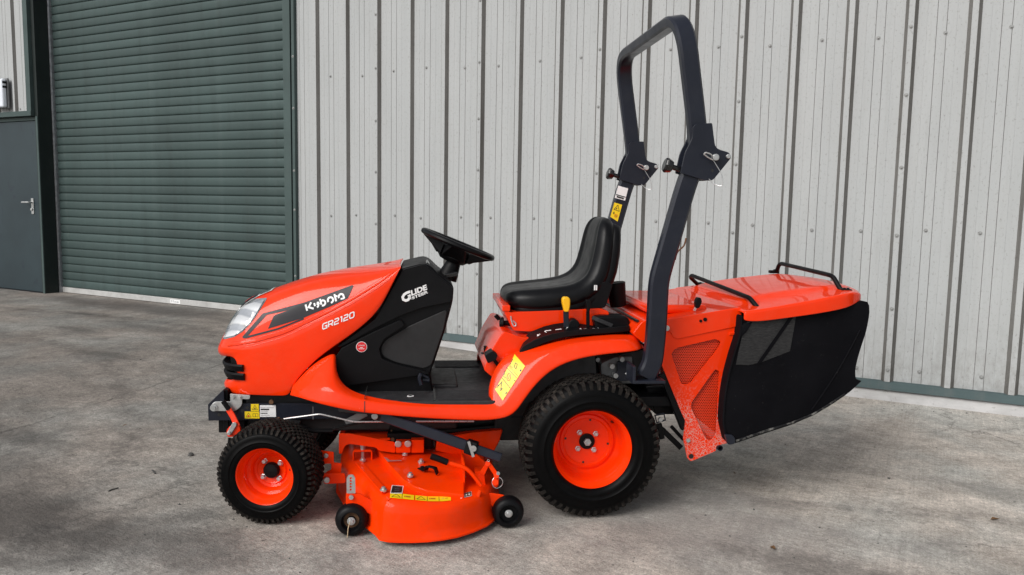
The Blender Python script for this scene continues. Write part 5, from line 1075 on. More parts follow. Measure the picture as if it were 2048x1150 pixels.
g = G(); k_ = [(0.4351, -0.3000, 0.7907), (0.4315, -0.3000, 0.8191), (0.4395, -0.3000, 0.8353), (0.4545, -0.3000, 0.8346), (0.4599, -0.3000, 0.8192), (0.4500, -0.3000, 0.7930)]; g.prism(round_poly(k_, .006), -.312, -.288); g.obj('grip', 'black', lvo, bevel=.004)
# lid of the bag
YL = .43
LS = [(.585, .768, .790, .797, .425, 0), (.590, .760, .798, .800, .43, 0), (.612, .758, .801, .806, .43, 0), (.655, .757, .805, .834, .43, 0), (.76, .770, .822, .853, .425, 0), (.88, .785, .842, .869, .422, .01), (.98, .801, .861, .882, .414, .03), (1.03, .812, .868, .885, .402, .055), (1.065, .822, .868, .876, .380, .075), (1.095, .830, .860, .863, .362, .09), (1.115, .834, .850, .852, .335, .10)]
rows = []
for x, zb_, zr, zt, w, bl in LS:
    r_ = [(x, -w, zb_), (x, -w, zb_ + .004), (x, -w, zr - .008), (x, -w + .003, zr - .001), (x, -w + .014, zr), (x, -.325 * w / .43, zr + (zt - zr) * .25), (x, -.29 * w / .43, zr + (zt - zr) * .8), (x, -.272 * w / .43, zt), (x, -.25 * w / .43, zt + .001), (x, -.12, zt + .004), (x, 0, zt + .006)]
    rows.append([(px_ + bl * (1 - (py_ / w) ** 2), py_, pz_) for px_, py_, pz_ in r_])
rows = [r_ + [(x, -y, z) for x, y, z in reversed(r_[:-1])] for r_ in rows]
g = G(); g.grid(rows); lid = g.obj('bag_lid', 'orange', GCo, sub=2, solid=.006)
for nm, x, foot, hw, zf, ht in (('front', .660, .0, .385, .800, .080), ('rear', 1.045, 0, .315, .888, .055)):
    xa = x; sh_ = .03
    if nm == 'front': pts = [(0.7140, -0.3900, 0.8010), (0.6807, -0.3850, 0.7926), (0.6667, -0.3800, 0.7965), (0.6479, -0.3300, 0.8367), (0.6226, 0.2900, 0.8699), (0.6262, 0.3200, 0.8578), (0.6854, 0.3800, 0.8182), (0.7062, 0.3900, 0.8197)]
    else: pts = [(1.0540, -0.3200, 0.8696), (1.0359, -0.3150, 0.8701), (1.0259, -0.2700, 0.9175), (1.0193, -0.2500, 0.9236), (1.0462, 0.2500, 0.9323), (1.0438, 0.2700, 0.9261), (1.0519, 0.3100, 0.8913), (1.0418, 0.3200, 0.8904)]
    g = G(); g.tube(fillet(pts, .02), .0095, 10); ho = g.obj('lid_handle', 'black', GCo, smooth=60)
    g = G()
    for q in (pts[0], pts[-1]): g.box(q[0] - .022, q[0] + .022, q[1] - .014, q[1] + .014, q[2] - .010, q[2] + .004)
    g.obj('handle_foot', 'black', ho, bevel=.003)
    g = G()
    for q in (pts[0],):
        for dx_ in (-.012, .010): g.cyl((q[0] + dx_, q[1], q[2]), (q[0] + dx_, q[1], q[2] + .010), .006, 8)
    g.obj('bolt', 'black_gloss', ho)
# fabric bag: side outline lofted across the width, bulging and tapering
BO = [(0.5807, -0.4200, 0.7794), (0.6222, -0.4200, 0.7660), (0.7802, -0.4200, 0.7887), (0.9647, -0.4100, 0.8163), (1.1033, -0.4000, 0.8337), (1.1114, -0.4000, 0.7863), (1.1021, -0.4000, 0.7096), (1.0864, -0.4000, 0.6557), (1.0711, -0.4000, 0.5940), (1.0645, -0.4000, 0.5475), (1.0702, -0.4000, 0.5101), (1.0964, -0.4000, 0.5068), (1.0491, -0.4000, 0.4620), (0.9717, -0.4000, 0.4098), (0.8981, -0.4100, 0.3713), (0.8108, -0.4100, 0.3352), (0.7125, -0.4200, 0.3086), (0.5770, -0.4200, 0.2684), (0.5480, -0.4200, 0.2712), (0.5237, -0.4200, 0.3578), (0.5264, -0.4200, 0.4647), (0.5379, -0.4200, 0.5481), (0.5571, -0.4200, 0.6310), (0.5789, -0.4200, 0.7061)]
g = G(); g.prism(round_poly(BO, [.01, .01, .01, .01, .03, .03, .03, .03, .03, .03, .02, .004, .02, .02, .02, .02, .02, .02, .01, .02, .03, .03, .03, .03], 2), -.415, .415)
for i, (x, y, z) in enumerate(g.v):
    t = min(1, max(0, (x - .60) / .45)); g.v[i] = (x + .022 * t, y * (1 - .10 * t), z)
bag = g.obj('bag', 'fabric', GCo, bevel=.014, seg=4)
hem = [(0.5836, -0.4160, 0.2787), (0.7156, -0.4120, 0.3171), (0.8152, -0.4000, 0.3417), (0.9091, -0.3880, 0.3746), (0.9821, -0.3800, 0.4139), (1.0630, -0.3750, 0.4637)]
g = G(); g.tube(fillet([(0.5821, -0.4170, 0.7768), (0.5802, -0.4170, 0.7056), (0.5599, -0.4170, 0.6304), (0.5407, -0.4170, 0.5474), (0.5292, -0.4170, 0.4639), (0.5264, -0.4170, 0.3569), (0.5456, -0.4170, 0.2796)], .03), .0045, 8); g.obj('hem', 'fabric', bag)
BB = bvh(bag); hp_ = []
for (x0, _, z0), (x1, _, z1) in zip(hem[:-1], hem[1:]):
    for t in range(5):
        x, z = x0 + (x1 - x0) * t / 5, z0 + (z1 - z0) * t / 5
        for up_ in (0, .006, .012, .018, .024):
            h = cast(BB, x, z + up_)
            if h and h[0].y < -.3: hp_.append(tuple(h[0])); break
g = G(); g.tube(hp_, .0050, 8); g.obj('hem', 'dusty_hem', bag)
drape('netting_window', [[(0.6035, -0.4200, 0.7540), (0.8120, -0.4200, 0.7812), (0.7937, -0.4200, 0.6345), (0.6815, -0.4200, 0.5956), (0.6199, -0.4200, 0.5823), (0.5671, -0.4200, 0.5857), (0.5741, -0.4200, 0.6309), (0.5870, -0.4200, 0.6986)]], BB, 'netting', bag, .002, step=.05)
drape('strap', [[(0.7869, -0.4200, 0.7812), (0.8071, -0.4200, 0.7842), (0.6739, -0.4200, 0.5926), (0.6473, -0.4200, 0.5806)]], BB, 'fabric', bag, .005, step=.05)
drape('strap', [[(0.5807, -0.4200, 0.7794), (0.6215, -0.4200, 0.7810), (0.6237, -0.4200, 0.7525), (0.6038, -0.4200, 0.7173), (0.5818, -0.4200, 0.6949)]], BB, 'fabric', bag, .006, step=.05)
g = G(); sp = []
for t in range(17):
    f = t / 16; q = Vector((1.0943, -0.4100, 0.7151)).lerp(Vector((0.9031, -0.4100, 0.3946)), f); q.x += .012 * math.sin(f * PI); h = cast(BB, q.x, q.z)
    if h: sp.append(tuple(h[0] + Vector((0, -.001, 0))))
g.tube(sp, .0036, 6); g.obj('seam', 'fabric', bag)
g = G(); g.prism(round_poly([(0.5282, -0.4300, 0.3108), (0.5593, -0.4300, 0.3102), (0.5717, -0.4300, 0.2947), (0.5719, -0.4300, 0.2739), (0.5441, -0.4300, 0.2698)], .008), -.436, -.42); g.obj('corner_patch', 'slate', bag, bevel=.003)
# lift frame between the tractor and the collector
g = G(); g.bar((0.2966, -0.3400, 0.5371), (0.3975, -0.3400, 0.3113), .03, .03); g.bar((0.2489, -0.3000, 0.4735), (0.3112, -0.3400, 0.4886), .03, .012); g.box(.16, .40, -.33, .33, .40, .44); g.prism([(0.2521, -0.2500, 0.4834), (0.3391, -0.2500, 0.4913), (0.4065, -0.2500, 0.3467), (0.3007, -0.2500, 0.3481)], -.26, .26)
g.obj('hitch_frame', 'black', MO, bevel=.004)
g = G(); g.bar((0.3157, -0.3000, 0.2997), (0.3995, -0.3000, 0.2203), .02, .022); g.bar((0.3634, -0.2800, 0.3029), (0.4149, -0.2800, 0.2482), .02, .014); g.bar((0.3020, -0.3100, 0.3245), (0.3165, -0.3100, 0.2614), .015, .02); g.obj('lift_link', 'black', MO, bevel=.002)
g = G(); q = [(0.2798, -0.3500, 0.3394), (0.3143, -0.3500, 0.3503), (0.3073, -0.3500, 0.3758), (0.2710, -0.3500, 0.3691)]; g.tube(q, .004, 6, 0, True); g.obj('link_bracket', 'slate', MO)
g = G(); q = (0.2927, -0.3450, 0.3526); g.cyl(q, (q[0], q[1] - .012, q[2]), .009, 6); g.obj('bolt', 'zinc', MO)
g = G(); q = (0.1711, -0.4850, 0.3789)

# ---- cutting deck
DK_ = empty('cutting_deck', (0, 0, 0), 0, MO)
lip = [(-1.00, 0), (-.985, -.18), (-.935, -.34), (-.865, -.50), (-.806, -.61), (-.789, -.655), (-.760, -.671), (-.726, -.678), (-.675, -.682), (-.625, -.681), (-.573, -.670), (-.523, -.652), (-.466, -.614), (-.413, -.565), (-.382, -.515), (-.36, -.44), (-.34, -.3), (-.33, 0)]
lipr = []
for i in range(len(lip) - 1):
    for t in range(2): lipr.append((lip[i][0] + (lip[i + 1][0] - lip[i][0]) * t / 2, lip[i][1] + (lip[i + 1][1] - lip[i][1]) * t / 2))
lipr.append(lip[-1]); full = lipr + [(x, -y) for x, y in reversed(lipr[1:-1])]
n = len(full); dcx, dcy = -.65, 0
def inset(pts, d):
    out = []; m = len(pts)
    for i in range(m):
        a, b_ = Vector(pts[i - 1]), Vector(pts[(i + 1) % m]); t = (b_ - a).normalized(); nn = Vector((-t.y, t.x)); p = Vector(pts[i]); c = Vector((dcx, max(-.42, min(.42, p.y))))
        if nn.dot(c - p) < 0: nn = -nn
        out.append(tuple(p + nn * d))
    return out
rings = []
def dz(x): t = min(1, max(0, (x + .78) / .26)); return 1 - .13 * t * t * (3 - 2 * t)
for d, z in ((.004, .020), (-.004, .022), (-.004, .028), (.004, .034), (.010, .07), (.013, .115), (.018, .140), (.028, .156), (.048, .163), (.09, .166), (.16, .167)):
    r_ = inset(full, d); r_ = [(x, y, z * (dz(x) if z > .05 else 1)) for x, y in r_]; rings.append(r_ + [r_[0]])
inner_ = rings[-1]
for k_ in (.78, .55, .3, .02):
    r_ = [(dcx + (x - dcx) * k_, y * k_) for x, y, z in inner_]; rings.append([(x, y, .167 * dz(x)) for x, y in r_])
g = G(); g.grid(rings); cap = rings[-1][:-1]; g.add(cap, [tuple(range(len(cap)))]); ds_ = g.obj('deck_shell', 'orange_deck', DK_, weld=1e-4, smooth=42)
# raised belt cover with its step, and the flat ridge bar in front of it
ct_ = [(-0.8297, -0.1391, 0.1920), (-0.7763, -0.3354, 0.1900), (-0.7130, -0.5064, 0.1840), (-0.6728, -0.5593, 0.1780), (-0.6241, -0.5858, 0.1710), (-0.4878, -0.4570, 0.1780), (-.48, .02, .178), (-.84, .02, .192)]
lo_ = (-0.4947, -0.5894, 0.1530)
g = G(); m_ = len(ct_); g.v = [tuple(q) for q in ct_] + [(q[0], q[1], .135) for q in ct_] + [lo_, (lo_[0], lo_[1], .125)]
g.f = [list(range(m_))] + [[i, m_ + i, m_ + i + 1, i + 1] for i in range(m_ - 1) if i != 4] + [[4, 2 * m_, 5], [4, m_ + 4, 2 * m_ + 1, 2 * m_], [5, 2 * m_, 2 * m_ + 1, m_ + 5]]; g.mi = [0] * len(g.f)
g.obj('belt_cover', 'orange_deck', DK_, bevel=.005, seg=3)
cg = [(-0.8251, -0.1038, 0.1685), (-0.7275, -0.4375, 0.1685), (-0.6967, -0.4986, 0.1650), (-0.6239, -0.5749, 0.1610)]
g = G(); g.tube([(q[0], q[1], .002 + .167 * dz(q[0])) for q in cg], .0025, 6); g.obj('cover_gap', 'ink', DK_)
bp_ = [(-0.9087, -0.2478, 0.1700), (-0.8849, -0.2294, 0.1700), (-0.7667, -0.5735, 0.1700), (-0.7884, -0.5943, 0.1700)]
g = G(); g.zprism([q[:2] for q in bp_], .166, .172); g.obj('stiffener_bar', 'orange_deck', DK_, bevel=.002)
for q in ((-0.7819, -0.5757, 0.1730), (-0.6883, -0.4726, 0.1880), (-0.7124, -0.2304, 0.1920), (-0.8779, -0.2389, 0.1730), (-0.6167, -0.1345, 0.1880), (-0.6485, -0.3151, 0.1870)):
    g = G(); g.cyl((q[0], q[1], q[2] - .004), (q[0], q[1], q[2] + .004), .012, 12); g.cyl((q[0], q[1], q[2] + .004), (q[0], q[1], q[2] + .012), .007, 6); g.obj('bolt', 'zinc', DK_, smooth=25)
# pallid scrape and bracket on the cover
g = G(); q = [(-0.7948, -0.2635, 0.1925), (-0.7818, -0.2743, 0.1925), (-0.7694, -0.3047, 0.1925), (-0.7247, -0.3035, 0.1925), (-0.7232, -0.3134, 0.1925), (-0.7677, -0.3184, 0.1925), (-0.7767, -0.3237, 0.1925)]; g.add(q, [tuple(range(len(q)))]); g.obj('scrape_mark', 'zinc', DK_, fixn=False)
g = G(); a = Vector((-0.6528, -0.3989, 0.1910)); b_ = Vector((-0.6080, -0.4512, 0.1880)); g.sweep(fillet([a, a + (b_ - a) * .45, a + (b_ - a) * .6 + Vector((0, 0, .02)), b_ + Vector((.012, 0, .02)), b_ + Vector((.02, 0, -.003))], .006, 3), rect(.012, .0025, .001), (0, 1, 0)); g.cyl(a + (b_ - a) * .2, a + (b_ - a) * .2 + Vector((0, 0, .010)), .008, 6); g.obj('belt_bracket', 'black', DK_)
# long front bracket and gear housing in the middle
yb_ = -.215
br = [(-0.9725, -0.2150, 0.2775), (-0.9266, -0.2150, 0.2754), (-0.7524, -0.2150, 0.2382), (-0.7498, -0.2150, 0.1924), (-0.8161, -0.2150, 0.2036), (-0.8288, -0.2150, 0.2171), (-0.9331, -0.2150, 0.2335), (-0.9489, -0.2150, 0.2259), (-0.9616, -0.2150, 0.1932), (-0.9730, -0.2150, 0.1934)]
g = G(); g.prism(round_poly(br, .008), yb_ - .003, yb_ + .003); g.pair('deck_bracket', 'orange_deck', DK_, bevel=.0015)
g = G(); q = [(-0.9580, -0.2150, 0.2818), (-0.7716, -0.2150, 0.2491)]; g.box(q[0][0], q[1][0], -.212, .212, .245, .252); g.obj('bracket_top', 'orange_deck', DK_, bevel=.002)
g = G(); a, b_ = (-0.7480, -0.2350, 0.2449), (-0.6894, -0.2350, 0.1996); g.box(a[0], b_[0], -.24, -.20, b_[2], a[2]); g.obj('gearbox_mount', 'orange_deck', DK_, bevel=.003)
g = G(); a, b_ = (-0.6877, -0.2300, 0.2509), (-0.6370, -0.2300, 0.1970); g.box(a[0], b_[0], -.235, -.20, b_[2], a[2]); g.obj('gearbox_mount', 'orange_deck', DK_, bevel=.003)
g = G(); 
for c in ((-0.7390, -0.2410, 0.2380), (-0.7009, -0.2410, 0.2380)): g.cyl(c, (c[0], c[1] - .006, c[2]), .0135, 14); 
g.obj('bolt', 'zinc', DK_, bevel=.002)
g = G(); a, b_ = (-0.7837, -0.2000, 0.2700), (-0.6551, -0.2000, 0.2359); g.box(a[0], b_[0] + .05, -.20, .12, b_[2] - .03, a[2]); a, b_ = (-0.7765, -0.1700, 0.2971), (-0.6761, -0.1700, 0.2594); g.box(a[0], b_[0], -.17, .1, b_[2], a[2]); a, b_ = (-0.6371, -0.1900, 0.2526), (-0.5978, -0.1900, 0.1969); g.box(a[0], b_[0], -.19, .0, b_[2], a[2]); g.obj('gearbox', 'black', DK_, bevel=.006)
g = G(); q = (-0.7624, -0.2030, 0.2453); g.cyl(q, (q[0], q[1] - .004, q[2]), .008, 10); q = (-0.7680, -0.1730, 0.2731); g.cyl(q, (q[0], q[1] - .004, q[2]), .004, 8); g.obj('gearbox_plug', 'rust', DK_)
# hanger bolt and yoke
c = Vector((-0.8805, -0.2025, 0.1710)); g = G(); tz = .236; g.cyl((c.x, c.y, .172), (c.x, c.y, tz), .006, 10); g.cyl((c.x, c.y, tz - .02), (c.x, c.y, tz), .011, 6); g.cyl((c.x, c.y, .204), (c.x, c.y, .214), .010, 6); g.obj('hanger_bolt', 'zinc', DK_, smooth=25)
g = G(); g.sweep(fillet([(c.x - .036, c.y, .167), (c.x - .036, c.y, .203), (c.x + .036, c.y, .203), (c.x + .036, c.y, .167)], .008), rect(.014, .003, .001), (0, 1, 0)); g.obj('hanger_yoke', 'orange_deck', DK_)
# front suspension bracket on the deck edge, perforated adjuster and gauge wheel arms
g = G(); g.prism(round_poly([(-1.0300, -0.3000, 0.1770), (-1.0178, -0.3000, 0.1832), (-0.9934, -0.3000, 0.1840), (-0.9935, -0.3000, 0.1583), (-1.0150, -0.3000, 0.1478), (-1.0244, -0.3000, 0.1126), (-0.9601, -0.3000, 0.1098), (-0.9536, -0.3000, 0.1818), (-0.9842, -0.3000, 0.1857), (-0.9839, -0.3000, 0.2273), (-1.0326, -0.3000, 0.2347)], .004), -.306, -.294); g.prism(round_poly([(-1.0236, -0.3300, 0.1552), (-0.9387, -0.3300, 0.1533), (-0.9358, -0.3300, 0.1149), (-1.0179, -0.3300, 0.1130)], .01), -.334, -.326); g.pair('suspension_bracket', 'orange_deck', DK_, bevel=.002)
g = G(); q = (-1.0062, -0.3360, 0.1314); g.cyl(q, (q[0], q[1] - .010, q[2]), .012, 14); q = (-1.0115, -0.3100, 0.2183); g.cyl(q, (q[0], q[1] - .008, q[2]), .010, 10); g.obj('bolt', 'zinc', DK_, bevel=.003)
GY = -.545
adj = [(-0.9127, -0.5450, 0.1548), (-0.9125, -0.5450, 0.2107), (-0.9062, -0.5450, 0.2224), (-0.8903, -0.5450, 0.2233), (-0.8830, -0.5450, 0.2124), (-0.8815, -0.5450, 0.1540)]
hol = []
for c in ((-0.8983, -0.5450, 0.2104), (-0.8984, -0.5450, 0.2003), (-0.8984, -0.5450, 0.1896), (-0.8984, -0.5450, 0.1788), (-0.8985, -0.5450, 0.1681)):
    hol.append([(c[0] + .0042 * math.cos(2 * PI * k / 8), c[2] + .0042 * math.sin(2 * PI * k / 8)) for k in range(8)])
plate_with_holes('height_adjuster', adj, hol, GY - .006, GY - .002, 'zinc', DK_, .004, 0)
arm = [(-0.9161, -0.5450, 0.1548), (-0.8679, -0.5450, 0.1518), (-0.8137, -0.5450, 0.1163), (-0.8109, -0.5450, 0.0602), (-0.8566, -0.5450, 0.0886), (-0.9163, -0.5450, 0.1112)]
g = G(); g.prism(round_poly(arm, .008), GY - .002, GY + .006); g.obj('gauge_wheel_arm', 'orange_deck', DK_, bevel=.002)
g = G(); q = (-0.8966, -0.5480, 0.1406); g.cyl(q, (q[0], q[1] - .008, q[2]), .0085, 8); g.obj('bolt', 'zinc', DK_)
arm = [(-0.3989, -0.5000, 0.1258), (-0.3386, -0.5000, 0.1149), (-0.3048, -0.5000, 0.0669), (-0.3115, -0.5000, 0.0292), (-0.3371, -0.5000, 0.0262), (-0.3928, -0.5000, 0.0806)]
g = G(); g.prism(round_poly(arm, .01), -.504, -.496); g.obj('gauge_wheel_arm', 'orange_deck', DK_, bevel=.002)
for (q, hubm) in (((-0.8954, -0.5750, 0.0592), 'rust'), ((-0.3272, -0.5450, 0.0598), 'black')):
    wp = [(.0001, .030), (.030, .030), (.046, .030), (.055, .022), (.0585, .008), (.0585, -.008), (.055, -.022), (.047, -.031), (.036, -.033), (.033, -.028), (.031, -.014), (.016, -.012), (.015, -.022), (.0001, -.022)]
    gw = empty('gauge_wheel', (q[0], q[1] + .03, .0585), 0, DK_)
    g = G(); g.lathe(wp, n=40); g.obj('tyre', 'black', gw, smooth=50)
    g = G(); g.cyl((0, -.0125, 0), (0, -.0135, 0), .030, 24); g.obj('hub', hubm, gw)
    g = G(); g.cyl((0, -.02, 0), (0, -.0265, 0), .0145, 16); g.cyl((0, -.0265, 0), (0, -.034, 0), .009, 6); g.obj('axle_bolt', 'zinc', gw, bevel=.001)
    if hubm == 'rust':
        g = G(); g.tube([(-.004, -.034, .0), (-.010, -.036, -.02), (-.012, -.036, -.045), (-.014, -.034, -.056)], .0016, 5); g.obj('grass_stem', 'pale', gw)
# mirrored gauge wheels for the far side
for ch_ in [o for o in DK_.children if o.name.startswith('gauge_wheel') and o.type == 'EMPTY']:
    c = link(ch_.copy(), DK_); c.location.y = -ch_.location.y; c.rotation_euler.z = PI
    for sub_ in list(ch_.children): link(sub_.copy(), c)
# front-left corner knuckle
g = G(); q = (-0.8050, -0.6000, 0.0913); g.cyl((q[0] + .004, q[1] + .02, .045), (q[0] + .004, q[1] + .02, .10), .010, 10); g.obj('corner_post', 'orange_deck', DK_)
# rear box and linkage
g = G(); a, b_ = (-0.4875, -0.3600, 0.2331), (-0.3776, -0.3600, 0.0982); 
g.prism(round_poly([(-0.4875, -0.3600, 0.2319), (-0.4706, -0.3600, 0.2374), (-0.4364, -0.3600, 0.2286), (-0.3995, -0.3600, 0.1951), (-0.4195, -0.3600, 0.1533), (-0.3963, -0.3600, 0.1269), (-0.3776, -0.3600, 0.0958), (-0.4861, -0.3600, 0.0985)], .008), -.364, -.05); g.obj('rear_housing', 'orange_deck', DK_, bevel=.004)
g = G(); g.prism(round_poly([(-0.4957, -0.4000, 0.2385), (-0.4881, -0.4000, 0.2383), (-0.4861, -0.4000, 0.1131), (-0.4940, -0.4000, 0.1133)], .002), -.50, -.365); g.obj('flange', 'orange_deck', DK_, bevel=.002)
g = G(); g.prism(round_poly([(-0.4488, -0.4500, 0.1920), (-0.4134, -0.4500, 0.1912), (-0.4060, -0.4500, 0.1317), (-0.4414, -0.4500, 0.1303)], .004), -.455, -.40); g.prism(round_poly([(-0.4311, -0.4500, 0.1893), (-0.4051, -0.4500, 0.2297), (-0.3928, -0.4500, 0.2249), (-0.4132, -0.4500, 0.1775)], .006), -.463, -.456); g.prism(round_poly([(-0.4081, -0.4600, 0.2286), (-0.3927, -0.4600, 0.2328), (-0.3633, -0.4600, 0.1913), (-0.3575, -0.4600, 0.1729), (-0.3603, -0.4600, 0.1388), (-0.3735, -0.4600, 0.1334), (-0.3803, -0.4600, 0.1415), (-0.3765, -0.4600, 0.1802)], .010), -.474, -.464); g.obj('linkage', 'orange_deck', DK_, bevel=.002)
g = G(); g.cyl((-0.4023, -0.4750, 0.2285), (-0.4005, -0.4550, 0.2217), .010, 12); g.cyl((-0.3697, -0.4820, 0.1832), (-0.3675, -0.4600, 0.1754), .010, 12); g.cyl((-0.3737, -0.4820, 0.1584), (-0.3716, -0.4600, 0.1505), .012, 12); g.obj('linkage_pin', 'orange_deck', DK_)
c = Vector((-0.3642, -0.4750, 0.1545)); g = G(); g.tube([c + Vector((.020 * math.cos(2 * PI * k / 18), -.004 * math.sin(4 * PI * k / 18), .022 * math.sin(2 * PI * k / 18))) for k in range(18)], .0016, 6, 0, True); g.obj('split_ring', 'silver', DK_); g = G(); c = Vector((-0.3996, -0.4750, 0.2401)); g.tube([c + Vector((.004 * math.cos(2 * PI * k / 12), 0, .004 * math.sin(2 * PI * k / 12))) for k in range(12)], .0012, 6, 0, True); g.obj('split_ring', 'silver', DK_)
g = G(); 
for q in ((-0.4814, -0.3700, 0.1418), (-0.4447, -0.4000, 0.1318), (-0.3626, -0.4750, 0.1919)): g.cyl(q, (q[0], q[1] - .008, q[2]), .007, 8)
g.obj('bolt', 'zinc', DK_)
g = G(); g.tube(fillet([(-0.5529, -0.5200, 0.2504), (-0.4971, -0.5200, 0.2327), (-0.4798, -0.5200, 0.2234), (-0.4623, -0.5200, 0.2053), (-0.4294, -0.5200, 0.1622)], .03), .0075, 10); hl = g.obj('deck_lever', 'orange_deck', DK_)
g = G(); g.tube([(-0.6138, -0.5200, 0.2758), (-0.5829, -0.5200, 0.2642), (-0.5529, -0.5200, 0.2515)], .0115, 12); g.obj('grip', 'black', hl, smooth=60)
g = G(); q0 = (-0.4425, -0.5500, 0.1290); q1 = (-0.4339, -0.5500, 0.1545); g.cyl(q0, q1, .008, 10); g.obj('lever_stop', 'orange_deck', DK_)
# central discharge chute
g = G(); ch1 = [(-0.5851, -0.1900, 0.2451), (-0.4350, -0.1900, 0.2661), (-0.3164, -0.1900, 0.2757), (-0.3288, -0.1900, 0.2272), (-0.3611, -0.1900, 0.1667), (-0.4732, -0.1900, 0.1622), (-0.5912, -0.1900, 0.1914)]; g.prism(ch1, -.195, .195); g.obj('discharge_chute', 'orange_deck', DK_, bevel=.006)
# lift arm with clamp
la, lb_ = Vector((-0.7961, -0.3700, 0.3871)), Vector((-0.3551, -0.5000, 0.2577)); g = G(); g.sweep([la, la.lerp(lb_, .74)], rect(.012, .019, .004), (0, 1, 0)); arm_o = g.obj('lift_arm', 'slate', DK_)
g = G(); g.sweep([la.lerp(lb_, .70), lb_], rect(.010, .016, .004), (0, 1, 0)); g.obj('lift_arm_end', 'slate', arm_o)
g = G(); m = la.lerp(lb_, .755); t = (lb_ - la).normalized(); g.bar(m - t * .022, m + t * .022, .04, .052); g.obj('clamp', 'black', arm_o, bevel=.006)
g = G(); g.bar(m + Vector((-.012, -.024, .03)), m + Vector((.006, -.024, -.028)), .006, .010); g.cyl(m + Vector((.006, -.02, .004)), m + Vector((.006, -.03, .004)), .011, 14); g.obj('clamp_bolt', 'zinc', arm_o)
# belts, rods and pipes under the footplate
g = G(); g.tube(fillet([(-1.1777, -0.3000, 0.3450), (-1.1733, -0.3000, 0.3607), (-1.1552, -0.3000, 0.3636), (-1.0333, -0.3100, 0.3816), (-0.9022, -0.3200, 0.3516), (-0.7788, -0.3200, 0.3511)], .012), .0034, 8); g.obj('hydraulic_pipe', 'silver', MO); g = G(); g.tube([(-0.6693, -0.3000, 0.3452), (-0.4432, -0.3000, 0.3419)], .004, 6); g.obj('hydraulic_pipe', 'silver', MO)
g = G(); g.tube(fillet([(-0.9793, -0.2800, 0.3172), (-0.8808, -0.2800, 0.3382), (-0.8313, -0.2800, 0.3471), (-0.8127, -0.2800, 0.3629)], .02), .005, 8); g.obj('hose', 'black', MO); g = G(); g.tube(fillet([(-1.1286, -0.2600, 0.3234), (-1.0676, -0.2600, 0.3013), (-0.9907, -0.2600, 0.3013)], .02), .009, 8); g.obj('hose', 'black', MO); g = G(); g.tube(fillet([(-0.6631, -0.1500, 0.2560), (-0.4986, -0.1500, 0.2642), (-0.2989, -0.1500, 0.2795)], .03), .013, 8); g.obj('hose', 'black', MO)
g = G(); g.sweep([(-0.9402, -0.2700, 0.3330), (-0.8629, -0.2700, 0.3737)], rect(.003, .014, .001), (0, 1, 0)); g.obj('link_plate', 'grease', MO)
g = G(); q = (-0.8271, -0.3000, 0.3685); g.cyl(q, (q[0], q[1] - .01, q[2]), .013, 16); g.obj('bolt', 'zinc', MO, bevel=.002)
g = G(); q = (-1.1936, -0.2800, 0.3523); g.cyl((q[0], q[1], q[2] - .012), (q[0], q[1], q[2] + .010), .0055, 8); q = (-1.2306, -0.2100, 0.4077); g.cyl(q, (q[0], q[1] - .012, q[2]), .009, 10); g.obj('grease_nipple', 'rust', MO)
g = G(); g.box(-1.33, -1.13, -.255, .255, .205, .245); g.prism([(-1.2185, -0.2600, 0.3414), (-1.1190, -0.2600, 0.3271), (-1.1213, -0.2600, 0.3178), (-1.2188, -0.2600, 0.3216)], -.30, -.2); g.obj('front_axle_beam', 'dark', MO, bevel=.004)
# deck stickers
DB = bvh(ds_)
def deck_patch(name, pix, mat, off, parent=ds_, n=8):
    # pix: quad corners on the deck (x,y,z guesses), laid on the shell from above
    a, b_, c, d = [Vector(p) for p in pix]; rows_ = []
    for i in range(n + 1):
        r_ = []
        for j in range(4):
            p = a.lerp(b_, i / n).lerp(d.lerp(c, i / n), j / 3); h = DB[0].ray_cast(Vector((p.x, p.y, 1)), Vector((0, 0, -1)), 2)
            nn = h[1] if h[0] and h[1].z > 0 else Vector((0, 0, 1)); q = (h[0] if h[0] else Vector((p.x, p.y, .15))) + nn * off; r_.append(tuple(q))
        rows_.append(r_)
    g = G(); g.grid(rows_); return g.obj(name, mat, parent, autos=False)
def zq(*pts): return pts
def rim_y(x):
    for (x0, y0), (x1, y1) in zip(lip[:-1], lip[1:]):
        if x0 <= x <= x1: return y0 + (y1 - y0) * (x - x0) / (x1 - x0)
    return -.6
def rim_strip(name, x0, x1, d0, d1, mat, off, n=10, skew=0):
    rows_ = []
    for i in range(n + 1):
        r_ = []
        for j in range(4):
            d = d0 + (d1 - d0) * j / 3; x = x0 + (x1 - x0) * i / n + skew * j / 3; h = DB[0].ray_cast(Vector((x, rim_y(x) + d, 1)), Vector((0, 0, -1)), 2); q = h[0]; r_.append((q.x, q.y, q.z + off))
        rows_.append(r_)
    g = G(); g.grid(rows_); return g.obj(name, mat, ds_, autos=False)
